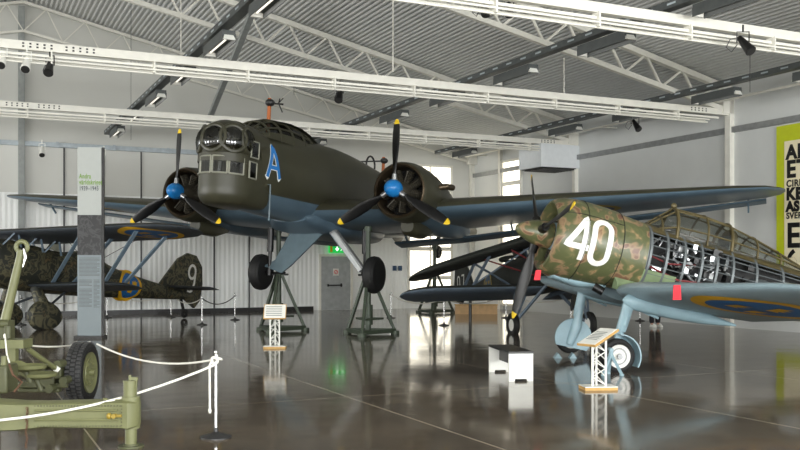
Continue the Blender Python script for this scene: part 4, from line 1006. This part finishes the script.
# riveted box beam
mb = MB(); R = []
for px, t0, b0, hw in ((-70, 400, 430, .17), (-5, 400.5, 429, .16), (22, 402, 428.5, .14), (45, 402, 426, .12), (124, 400, 427, .12), (131, 400, 427.5, .13), (138, 401, 426, .08), (140, 403, 424, .03)):
    a, b = GP(px, t0, D), GP(px, b0, D)
    R.append([V((a.x, a.y+y, z)) for y, z in ((-hw, a.z-.012), (-hw+.02, a.z), (hw, a.z), (hw, b.z), (-hw+.02, b.z), (-hw, b.z+.012))])
mb.loft(R); bm_ = mb.build('outrigger_beam', 'gun', gn)
mb = MB(); yb = GP(40, 410, D).y-.125
for q in range(30):
    for py in (404.0, 424.0):
        p = GP(37+q*3.0, py, D); mb.ell((p.x, yb+.004, p.z), (.009, .006, .009), 6, 4)
for q in range(7): p = GP(125.5, 404+q*3.2, D); mb.ell((p.x, yb-.004, p.z), (.0075, .006, .0075), 6, 4)
mb.build('rivet_row', 'gund', bm_)['kind'] = 'stuff'
mb = MB(); a, b = GP(40, 413, D), GP(122, 413, D)
for dz in (.045, -.045): mb.cyl((a.x, yb-.004, a.z+dz), (b.x, yb-.004, b.z+dz), .012, n=8)
mb.build('beam_bead', 'gun', bm_)
mb = MB(); a, b = GP(112, 413.5, D), GP(126, 413.5, D); mb.cyl((a.x, yb-.02, a.z), (b.x, yb-.02, b.z), .014, n=10); mb.cyl(((a.x+b.x)/2, yb-.05, a.z), ((a.x+b.x)/2, yb, a.z), .022, n=10); mb.ell((a.x+.02, yb-.03, a.z), (.025, .025, .03), 10, 6); mb.build('locking_pin', 'dkochre', bm_)
mb = MB(); pp = [GP(33, 406+q*2.1, D) for q in range(20)]
for q, p in enumerate(pp[:19]): mb.torus((p.x+.006*math.sin(q), yb-.02-(.0 if q < 8 else .01), p.z), (1, 0, 0) if q % 2 else (0, 1, 0), .010, .004, 10, 5)
mb.build('hanging_chain', 'rust', bm_)
# levelling jack at the beam end
c = GP(131, 413, D)
mb = MB(); z0 = g_((0, 0, 0)).z
mb.cyl((c.x, c.y, z0+.02), (c.x, c.y, c.z-.1), .055, n=18); mb.cyl((c.x, c.y, c.z-.14), (c.x, c.y, c.z+.16), .085, n=20); jk = mb.build('levelling_jack', 'gun', gn)
mb = MB(); mb.cyl((c.x, c.y, z0), (c.x, c.y, z0+.015), .12, n=22); mb.cyl((c.x, c.y, z0+.015), (c.x, c.y, z0+.03), .075, n=18); mb.build('jack_foot', 'gund', jk)
t0 = GP(130, 391, D); mb = MB(); mb.cyl((t0.x, t0.y, t0.z-.09), (t0.x, t0.y, t0.z+.085), .062, n=18); mb.cyl((t0.x, t0.y, t0.z+.085), (t0.x, t0.y, t0.z+.10), .066, n=18); mb.build('jack_cap', 'gun', jk)
mb = MB(); mb.bar((t0.x-.01, t0.y, t0.z+.12), (t0.x+.075, t0.y, t0.z+.115), .025, .03); mb.bar((t0.x+.06, t0.y, t0.z+.12), (t0.x+.05, t0.y, t0.z-.05), .022, .022, (0, 1, 0)); mb.cyl((t0.x, t0.y, t0.z+.09), (t0.x, t0.y, t0.z+.15), .015); mb.build('crank_handle', 'gun', jk)
mb = MB(); p = GP(107, 399.3, D); mb.ell((p.x, p.y-.05, p.z+.01), (.025, .02, .012), 10, 5); mb.cyl((p.x+.02, p.y-.05, p.z), (p.x+.3, p.y-.05, p.z+.005), .006, n=6); mb.build('latch', 'gun', bm_)
# tyre and rim
def wheel(c, ax, R, name='road_wheel'):
    ax = V(ax).normalized(); w = .105
    mb = MB(); mb.lathe([(R*.66, -w*.8), (R*.80, -w*1.05), (R*.93, -w*.95), (R*.985, -w*.7), (R, -w*.3), (R, w*.3), (R*.985, w*.7), (R*.93, w*.95), (R*.80, w*1.05), (R*.66, w*.8)], c, ax, 48); ty = mb.build('tyre', 'rubber', gn)
    u = ax.cross(V((0, 0, 1))).normalized(); v_ = ax.cross(u); mb = MB()
    for q in range(44):
        a = 2*PI*q/44; dr = u*math.cos(a)+v_*math.sin(a); tn = -u*math.sin(a)+v_*math.cos(a)
        for s_, o_ in ((-.62, 0), (0, .5), (.62, 0)):
            a2 = o_*2*PI/44; d2 = dr*math.cos(a2)+tn*math.sin(a2); t2 = tn*math.cos(a2)-dr*math.sin(a2)
            mb.box(c+d2*(R*(1.0 if s_ == 0 else .985))+ax*w*s_, (.032, .05, .022), Matrix((t2, ax, d2)).transposed())
    mb.build('tread', 'tyre', ty)['kind'] = 'stuff'
    mb = MB(); mb.lathe([(.02, w*.55), (R*.22, w*.95), (R*.28, w*.85), (R*.52, w*.80), (R*.60, w*.95), (R*.68, w*1.0), (R*.66, -w*.8), (.02, -w*.6)], c, ax, 36); rim = mb.build('wheel_rim', 'gun', gn)
    mb = MB(); mb.cyl(c+ax*w*.4, c+ax*w*1.5, R*.14, R*.11, 16); mb.cyl(c+ax*w*.7, c+ax*w*.95, R*.46, R*.44, 28)
    for q in range(8): a = 2*PI*q/8; d = (u*math.cos(a)+v_*math.sin(a))*R*.36; mb.cyl(c+d+ax*w*.6, c+d+ax*w*1.05, .016, n=6)
    mb.build('wheel_hub', 'gun', rim)
wc = GP(82.5, 372.5, 11.55); wheel(wc, (1, .0, 0), .375)
mb = MB(); a = wc-V((.1, 0, 0)); mb.cyl(a, GP(50, 380, 11.6), .05, n=12); mb.build('axle', 'gund', gn)
# hub and steering mechanism between beam and tyre
for px, py, sz in ((48, 379, (.22, .18, .2)), (58, 372, (.12, .14, .16)), (62, 385, (.16, .12, .06)), (33, 384, (.3, .18, .08)), (40, 390, (.5, .12, .05))):
    mb = MB(); p = GP(px, py, 11.2); mb.box(p, sz); o = mb.build('linkage', 'gund', gn)
    bv = o.modifiers.new('bevel', 'BEVEL'); bv.width = .015; bv.segments = 2
for px, py in ((52, 388), (66, 380), (45, 366), (60, 364)):
    mb = MB(); p = GP(px, py, 11.1); mb.cyl(p-V((0, .1, 0)), p+V((0, .1, 0)), .05, n=14); mb.build('pivot', 'gund', gn)
mb = MB(); mb.cyl(GP(28, 349, 10.6), GP(57, 369.5, 11), .03, n=12); mb.mi = 1; mb.cyl(GP(55, 368, 10.98), GP(58.5, 370.5, 11.0), .036, n=12); mb.build('tie_rod', ['gun', 'white'], gn)
# cross plate, post, seats
mb = MB(); a, b = GP(-30, 339, 10.4), GP(28, 347.5, 10.4); mb.box(((a.x+b.x)/2, a.y, (a.z+b.z)/2), (b.x-a.x, .26, a.z-b.z+.0)); mb.build('cross_plate', 'gun', gn)
mb = MB(); p, q = GP(13, 347, 10.4), GP(13, 364, 10.4); mb.box((p.x, p.y, (p.z+q.z)/2), (.09, .09, p.z-q.z)); mb.build('plate_post', 'gun', gn)
def seat(px, py, d, rz):
    c = GP(px, py, d); mb = MB(); R = []
    for sc, dz in ((.2, -.03), (.75, -.028), (1, 0), (1.04, .035), (1, .037), (.72, -.012), (.2, -.015)):
        R.append([c+V((.21*sc*math.cos(t)*(1 if math.cos(t) < 0 else 1.1), .17*sc*math.sin(t), dz+(.03 if math.cos(t) < -.3 else 0)*sc)) for t in [2*PI*k/24 for k in range(24)]])
    mb.loft(R); s_ = mb.build('seat', 'gun', gn)
    mb = MB(); mb.cyl(c-V((0, 0, .03)), c-V((-.05, -.02, .16)), .03); mb.build('seat_post', 'gund', s_)
    mb = MB(); 
    for q in range(3): mb.ell(c+V((.06*q-.02, -.1, .0)), (.018, .012, .012), 8, 4)
    mb.build('seat_hole', 'inside', s_)
seat(25, 368, 10.2, 0); seat(36, 376, 10.35, 0)
mb = MB(); a, b = GP(-14, 364, 9.7), GP(13, 392, 9.7); mb.box(((a.x+b.x)/2, a.y, (a.z+b.z)/2), (b.x-a.x, .3, a.z-b.z)); o = mb.build('gear_housing', 'gund', gn); bv = o.modifiers.new('bevel', 'BEVEL'); bv.width = .025; bv.segments = 3
mb = MB(); mb.cyl(GP(4, 366, 9.6), GP(4, 356, 9.6), .03); mb.build('control_rod', 'gun', gn)
mb = MB(); mb.tube([GP(9, 364, 9.5), GP(13, 375, 9.5), GP(22, 382, 9.6), GP(14, 392, 9.5)], .012, 6); mb.build('cable', 'rust', gn)
# raised drawbar with its towing eye
e0, e1 = GP(5, 322, 10.5), GP(20.5, 255, 10.5)
mb = MB(); mb.tube([e0, e1], [.055, .042], 16); mb.build('drawbar', 'gun', gn)
c = GP(21.8, 247, 10.5); mb = MB(); mb.torus(c, V((.1, -1, 0)), .062, .026, 28, 10); mb.cyl(e1, e1+(c-e1).normalized()*.06, .045, n=14); mb.build('towing_eye', 'gun', gn)
mb = MB(); mb.tube([c+V((.04, -.03, -.02)), c+V((.06, -.04, -.12)), c+V((.03, -.04, -.23))], [.012, .016, .008], 8); mb.build('eye_strap', 'chrome', gn)
mb = MB(); mb.box(GP(3, 330, 10.5), (.2, .16, .22)); mb.cyl(GP(-4, 324, 10.45), GP(10, 324, 10.45), .05); mb.cyl(GP(8, 326, 10.38), GP(8, 338, 10.38), .04); mb.build('drawbar_hinge', 'gund', gn)
mb = MB(); mb.cyl(GP(-6, 365, 10.4), V((GP(-6, 365, 10.4).x, GP(0, 0, 10.4).y, 0)), .07); mb.build('support_leg', 'gund', gn)

# ================================================================== stanchions and ropes
def sag(a, b, s, n=14): return [a+(b-a)*(q/n)-V((0, 0, s*4*(q/n)*(1-q/n))) for q in range(n+1)]
def rope(a, b, s, lb, r=.011, grp='white barrier ropes', mt='rope'):
    mb = MB(); o0 = V(a); mb.tube([p-o0 for p in sag(V(a), V(b), s)], r, 7); o = mb.build('barrier_rope', mt); o.location = o0; return tag(o, lb, 'rope', grp)
SB = G(216, 437.5)
st0 = thing('rope_stanchion', 'chrome rope stanchion with knotted white ropes in the foreground', 'stanchion', SB, 0, 'rope stanchions')
mb = MB(); mb.lathe([(.155, 0), (.155, .012), (.13, .022), (.05, .045), (.025, .06), (.02, .1)], O0, (0, 0, 1), 32); mb.build('base', 'dmetal', st0)
mb = MB(); mb.cyl((0, 0, .05), (0, 0, .84), .016, n=14); mb.ell((0, 0, .85), (.02, .02, .025), 12, 8); mb.build('pole', 'chrome', st0)
mb = MB(); mb.torus((0, 0, .78), (0, 0, 1), .028, .012, 16, 6); mb.cyl((-.05, 0, .78), (.05, 0, .78), .009); mb.build('rope_ring', 'chrome', st0)
mb = MB(); z = .78
mb.torus((.01, -.02, z+.02), (1, .3, .2), .03, .014, 16, 6); mb.torus((-.01, -.02, z-.01), (.2, 1, .3), .032, .014, 16, 6); mb.torus((.02, .0, z), (0, .3, 1), .034, .013, 16, 6)
mb.tube([(-.03, -.02, z), (-.06, -.02, z-.06), (-.058, -.02, .3)], .011, 7); mb.ell((-.058, -.02, .27), (.018, .018, .03), 10, 6)
o = mb.build('knotted_rope_end', 'rope'); o.location = SB; tag(o, 'knotted end of white rope hanging on the foreground chrome stanchion', 'rope', 'white barrier ropes')
T0 = SB+V((0, 0, .78))
rope(T0, P(97, 344, 10.9), .12, 'white rope sagging from the foreground stanchion back to the tyre')
rope(T0+V((0, 0, -.05)), P(-70, 424, 7.9), .14, 'white rope crossing in front of the riveted green beam', .0125)
rope(P(29, 345.5, 11.2), P(90, 342, 12.3), .035, 'white rope between the green cross plate and the tyre')
mb = MB(); b = P(5, 336, 10.1); mb.tube([(0, 0, 0), (.02, 0, -.2), (.06, .0, -.33), (.13, 0, -.5)], .009, 6); mb.torus((0, -.01, 0), (1, .2, 0), .02, .009, 14, 6); o = mb.build('cord', 'rope'); o.location = b; tag(o, 'thin white cord dangling over the green cross plate of the gun carriage', 'cord')
far = [(21, 325, 'far rope stanchion at the left edge before the mottled biplane'), (107, 318, 'far rope stanchion just right of the tall banner'), (171, 317.5, 'far rope stanchion below the mottled biplane\'s fin'), (202, 325, 'far rope stanchion right of the mottled biplane\'s tail, nearest one'), (235, 320, 'far rope stanchion between the mottled biplane and the far bomber wheel'), (391, 318, 'far rope stanchion right of the bomber\'s near wheel'), (444, 325.5, 'far rope stanchion in front of the dark biplane\'s tail stand'), (506, 318, 'far rope stanchion behind the fighter\'s lowest propeller tip'), (571, 321, 'far rope stanchion behind the fighter\'s far wheel'), (640, 321, 'far rope stanchion behind the fighter, left of the person')]
FP = []
for px, py, lb in far:
    g = G(px, py); dup(st0, g, 0, lb); FP.append(g+V((0, 0, .78)))
for i, (a, b) in enumerate(((0, 1), (1, 2), (2, 3), (3, 4), (5, 6), (6, 7), (7, 8), (8, 9))):
    rope(FP[a], FP[b], .22, ('grey-white rope before the mottled biplane\'s spatted wheel', 'far rope sagging under the mottled biplane\'s fuselage roundel', 'far rope sagging under the mottled biplane\'s tail', 'dark far rope right of the mottled biplane\'s tail', 'far rope between the bomber\'s near wheel and the dark biplane', 'far rope below the dark biplane\'s lower wing', 'far rope between the dark biplane\'s wheel and the fighter\'s far wheel', 'far rope behind the fighter\'s landing gear')[i], .016, 'far barrier ropes', 'rope' if i != 3 else 'dmetal')

# ================================================================== banner, lecterns, bench, person
bn = thing('banner_sign', 'tall narrow grey display banner with green heading and a dark photograph, at the left', 'banner', (-7.42, 22.1, 0), .06)
BH, BW = 4.56, .56; zf = lambda y: 1.7+(267-y)*22.1/925
mb = MB(); mb.box((0, .04, BH/2), (BW, .08, BH)); mb.mi = 1; mb.box((BW/2+.03, .05, BH/2), (.05, .07, BH)); mb.box((0, .1, .03), (BW+.1, .5, .06)); mb.build('banner_panel', ['bgrey', 'dmetal'], bn)
mb = MB(); mb.box((0, -.004, (zf(215)+zf(255))/2), (BW, .008, zf(215)-zf(255))); mb.build('photo_print', 'bphoto', bn)
mb = MB(); mb.box((0, -.004, (zf(255)+.02)/2), (BW, .008, zf(255)-.02)); tp = mb.build('text_panel', 'bgrey2', bn)
mb = MB()
for y0, y1, x0, x1 in ((258, 277, -.24, .24), (280, 287, -.24, .06), (289, 309, -.24, .06), (280, 309, .10, .24)):
    n = int((y1-y0)/1.35)
    for q in range(n): z = zf(y0+q*1.35); mb.box(((x0+x1)/2-(.03 if q % 4 == 3 else 0), -.010, z), (x1-x0-(.06 if q % 4 == 3 else 0), .003, .014))
mb.build('text_block', 'btext', tp)['kind'] = 'stuff'
for s_, y, m_, sz in (('Andra', 178.5, 'bgreen', .165), ('världskriget', 184.5, 'bgreen', .165), ('1939–1945', 190.5, 'btext', .15)):
    text_mesh(s_, sz, 'heading', m_, bn, Matrix.Translation(V((-.24, -.006, zf(y)))) @ Matrix.Rotation(PI/2, 4, 'X'), .002, sx=.62, bold=.002)
def lectern(base, rz, lb, tilt, w, h, dep=.36, yaw=0):
    t = thing('info_lectern', lb, 'lectern', base, rz, 'white truss lecterns'); 
    mb = MB(); mb.box((0, 0, .02), (.46, .32, .04)); mb.mi = 1; mb.box((0, 0, .045), (.46, .32, .012)); mb.build('base_plate', ['wood', 'white'], t)
    mb = MB()
    for sx in (-1, 0, 1):
        y = .07 if sx == 0 else -.05; mb.cyl((sx*.095, y, .04), (sx*.095, y, h), .017, n=8)
    n = 5
    for q in range(n):
        z0, z1 = .06+(h-.1)*q/n, .06+(h-.1)*(q+1)/n; s_ = 1 if q % 2 else -1
        mb.cyl((-.095*s_, -.05, z0), (.095*s_, -.05, z1), .008, n=6); mb.cyl((-.095*s_, -.05, z0), (0, .07, z1), .008, n=6); mb.cyl((.095*s_, -.05, z0), (0, .07, z1), .008, n=6)
    mb.build('truss_leg', 'white', t)
    R = Matrix.Rotation(yaw, 3, 'Z') @ Matrix.Rotation(tilt, 3, 'X'); mb = MB(); mb.box((0, 0, h+.04), (w, dep, .03), R); pl = mb.build('top_board', 'wood', t)
    mb = MB(); mb.box(V((0, 0, h+.04))+R @ V((0, 0, .018)), (w-.03, dep-.03, .008), R); sh = mb.build('info_sheet', 'white', pl)
    mb = MB()
    for q in range(6): mb.box(V((0, 0, h+.04))+R @ V((-.02, .12-.045*q, .0235)), (w-.14, .012, .002), R)
    mb.build('text_line', 'btext', sh)['kind'] = 'stuff'

g = G(275, 348); lectern(g, .05, 'small white truss lectern standing before the bomber\'s far wheel stand', .95, .47, .72)
g = G(598, 389); lectern(g, .1, 'white truss lectern in front of the fighter\'s wheels', .40, .34, .68, .52, -1.05)
# bench: white C-shaped ends with a black top
b0, b1 = V((1.80, 13.75, 0)), V((1.62, 15.0, 0)); ax = (b1-b0); L = ax.length; rz = math.atan2(ax.y, ax.x)-PI/2
bt = thing('bench', 'white bench with a black seat top on the polished floor, near the fighter\'s propeller', 'bench', (b0.x, b0.y, 0), rz)
for y in (.02, L-.02):
    mb = MB(); w, h = .37, .44; hh = .06
    mb.prism([(-w/2, y-.02, 0), (-.1, y-.02, 0), (-.09, y-.02, .035), (.09, y-.02, .035), (.1, y-.02, 0), (w/2, y-.02, 0), (w/2, y-.02, h-.03), (-w/2, y-.02, h-.03)], (0, .04, 0)); mb.build('end_panel', 'white', bt)
mb = MB(); mb.box((0, L/2, .44-.012), (.38, L+.02, .03)); mb.build('seat_top', 'bench', bt)
mb = MB(); mb.box((0, L/2, .30), (.04, L-.06, .2)); mb.build('centre_rail', 'bench', bt)
M['tan'] = simple('tan_board', (214, 176, 128), .6)
# low tan box behind the dark biplane
a = P(476, 312, 33.5); mb = MB(); mb.box((0, 0, .16), (1.5, .5, .32)); mb.mi = 1; mb.box((0, 0, .335), (1.54, .54, .03)); o = mb.build('display_plinth', ['tan', 'wood']); o.location = (a.x, a.y, 0); tag(o, 'low tan display plinth on the floor behind the dark biplane', 'plinth')
# visitor behind the fighter's wing
pe = thing('person', 'person in red top and dark trousers standing behind the fighter\'s near wing', 'person', (7.22, 26.2, 0), .5)
vs = [(0, 0, .95), (0, 0, 1.08), (0, .01, 1.25), (0, .01, 1.40), (0, .0, 1.49), (0, -.01, 1.56), (0, -.015, 1.66), (0, -.01, 1.74),
      (.10, 0, .88), (.11, -.01, .50), (.115, .01, .10), (.12, -.10, .05), (-.10, 0, .88), (-.11, -.01, .50), (-.115, .01, .10), (-.12, -.10, .05),
      (.19, .01, 1.40), (.24, .03, 1.14), (.25, -.04, .90), (-.19, .01, 1.40), (-.24, .03, 1.14), (-.25, -.04, .90), (.255, -.06, .83), (-.255, -.06, .83)]
ed = [(0, 1), (1, 2), (2, 3), (3, 4), (4, 5), (5, 6), (6, 7), (0, 8), (8, 9), (9, 10), (10, 11), (0, 12), (12, 13), (13, 14), (14, 15), (3, 16), (16, 17), (17, 18), (18, 22), (3, 19), (19, 20), (20, 21), (21, 23)]
rd = [.14, .13, .14, .13, .06, .075, .095, .06, .085, .058, .045, .035, .085, .058, .045, .035, .055, .042, .032, .055, .042, .032, (.022, .04), (.022, .04)]
for sg, b_ in ((1, 22), (-1, 23)):
    hx = vs[b_]
    for k, (dy, ln) in enumerate(((-.035, .075), (-.012, .085), (.012, .08), (.034, .062))):
        i = len(vs); vs += [(hx[0], hx[1]+dy, hx[2]-.035), (hx[0]-sg*.012, hx[1]+dy-.01, hx[2]-.035-ln)]; ed += [(b_, i), (i, i+1)]; rd += [.010, .008]
    i = len(vs); vs += [(hx[0]-sg*.005, hx[1]-.06, hx[2]+.01), (hx[0]-sg*.015, hx[1]-.075, hx[2]-.04)]; ed += [(b_, i), (i, i+1)]; rd += [.012, .010]
body = skin_mesh('body', vs, ed, rd, 'skin', pe)
mb = MB(); mb.ell((0, -.115, 1.655), (.016, .025, .022), 8, 6); mb.build('nose', 'skin', pe)
for sx in (-1, 1):
    mb = MB(); mb.ell((sx*.035, -.10, 1.68), (.014, .01, .010), 8, 6); mb.build('eye', 'white', pe)
    mb = MB(); mb.ell((sx*.095, 0, 1.66), (.012, .025, .035), 8, 6); mb.build('ear', 'skin', pe)
mb = MB(); mb.ell((0, -.105, 1.61), (.028, .01, .008), 8, 6); mb.build('mouth', 'redshirt', pe)
mb = MB(); mb.ell((0, .02, 1.715), (.105, .115, .09), 16, 10); mb.build('hair', 'hair', pe)
sv = [(0, 0, .98), (0, 0, 1.1), (0, .01, 1.25), (0, .01, 1.40), (0, 0, 1.46), (.19, .01, 1.40), (.24, .03, 1.14), (.25, -.03, .95), (-.19, .01, 1.40), (-.24, .03, 1.14), (-.25, -.03, .95)]
skin_mesh('shirt', sv, [(0, 1), (1, 2), (2, 3), (3, 4), (3, 5), (5, 6), (6, 7), (3, 8), (8, 9), (9, 10)], [.17, .16, .165, .155, .08, .075, .062, .055, .075, .062, .055], 'redshirt', pe)
tv = [(0, 0, .98), (.10, 0, .86), (.11, -.01, .50), (.115, .01, .09), (-.10, 0, .86), (-.11, -.01, .50), (-.115, .01, .09)]
skin_mesh('trousers', tv, [(0, 1), (1, 2), (2, 3), (0, 4), (4, 5), (5, 6)], [.165, .115, .085, .075, .115, .085, .075], 'cloth', pe)
for sx in (-1, 1):
    mb = MB(); mb.loft([[V((sx*.118+.045*sc*math.cos(2*PI*k/16), -.05+.13*sc*math.sin(2*PI*k/16), z)) for k in range(16)] for z, sc in ((0, 1), (.03, 1.02), (.07, .8), (.10, .5))]); mb.build('shoe', 'white', pe)
# ================================================================== camera, world, exposure
cam = bpy.data.cameras.new('camera'); cam.sensor_width = 36; cam.lens = FOC/800*36; cam.shift_y = (HOR-225)/800; cam.clip_end = 200; cam.clip_start = .1
co = bpy.data.objects.new('camera', cam); C.objects.link(co); co.location = (0, 0, CAMH); co.rotation_euler = (PI/2, 0, 0); S.camera = co
w = bpy.data.worlds.new('world'); S.world = w; w.use_nodes = True
w.node_tree.nodes['Background'].inputs['Color'].default_value = (.7, .8, 1, 1); w.node_tree.nodes['Background'].inputs['Strength'].default_value = .6
S.view_settings.view_transform = 'Standard'; S.view_settings.look = 'None'; S.view_settings.gamma = 1; S.view_settings.use_curve_mapping = False
S.view_settings.exposure = EXPO
S.cycles.use_denoising = True
S.cycles.max_bounces = 8; S.cycles.transparent_max_bounces = 12
S.cycles.sample_clamp_indirect = 6
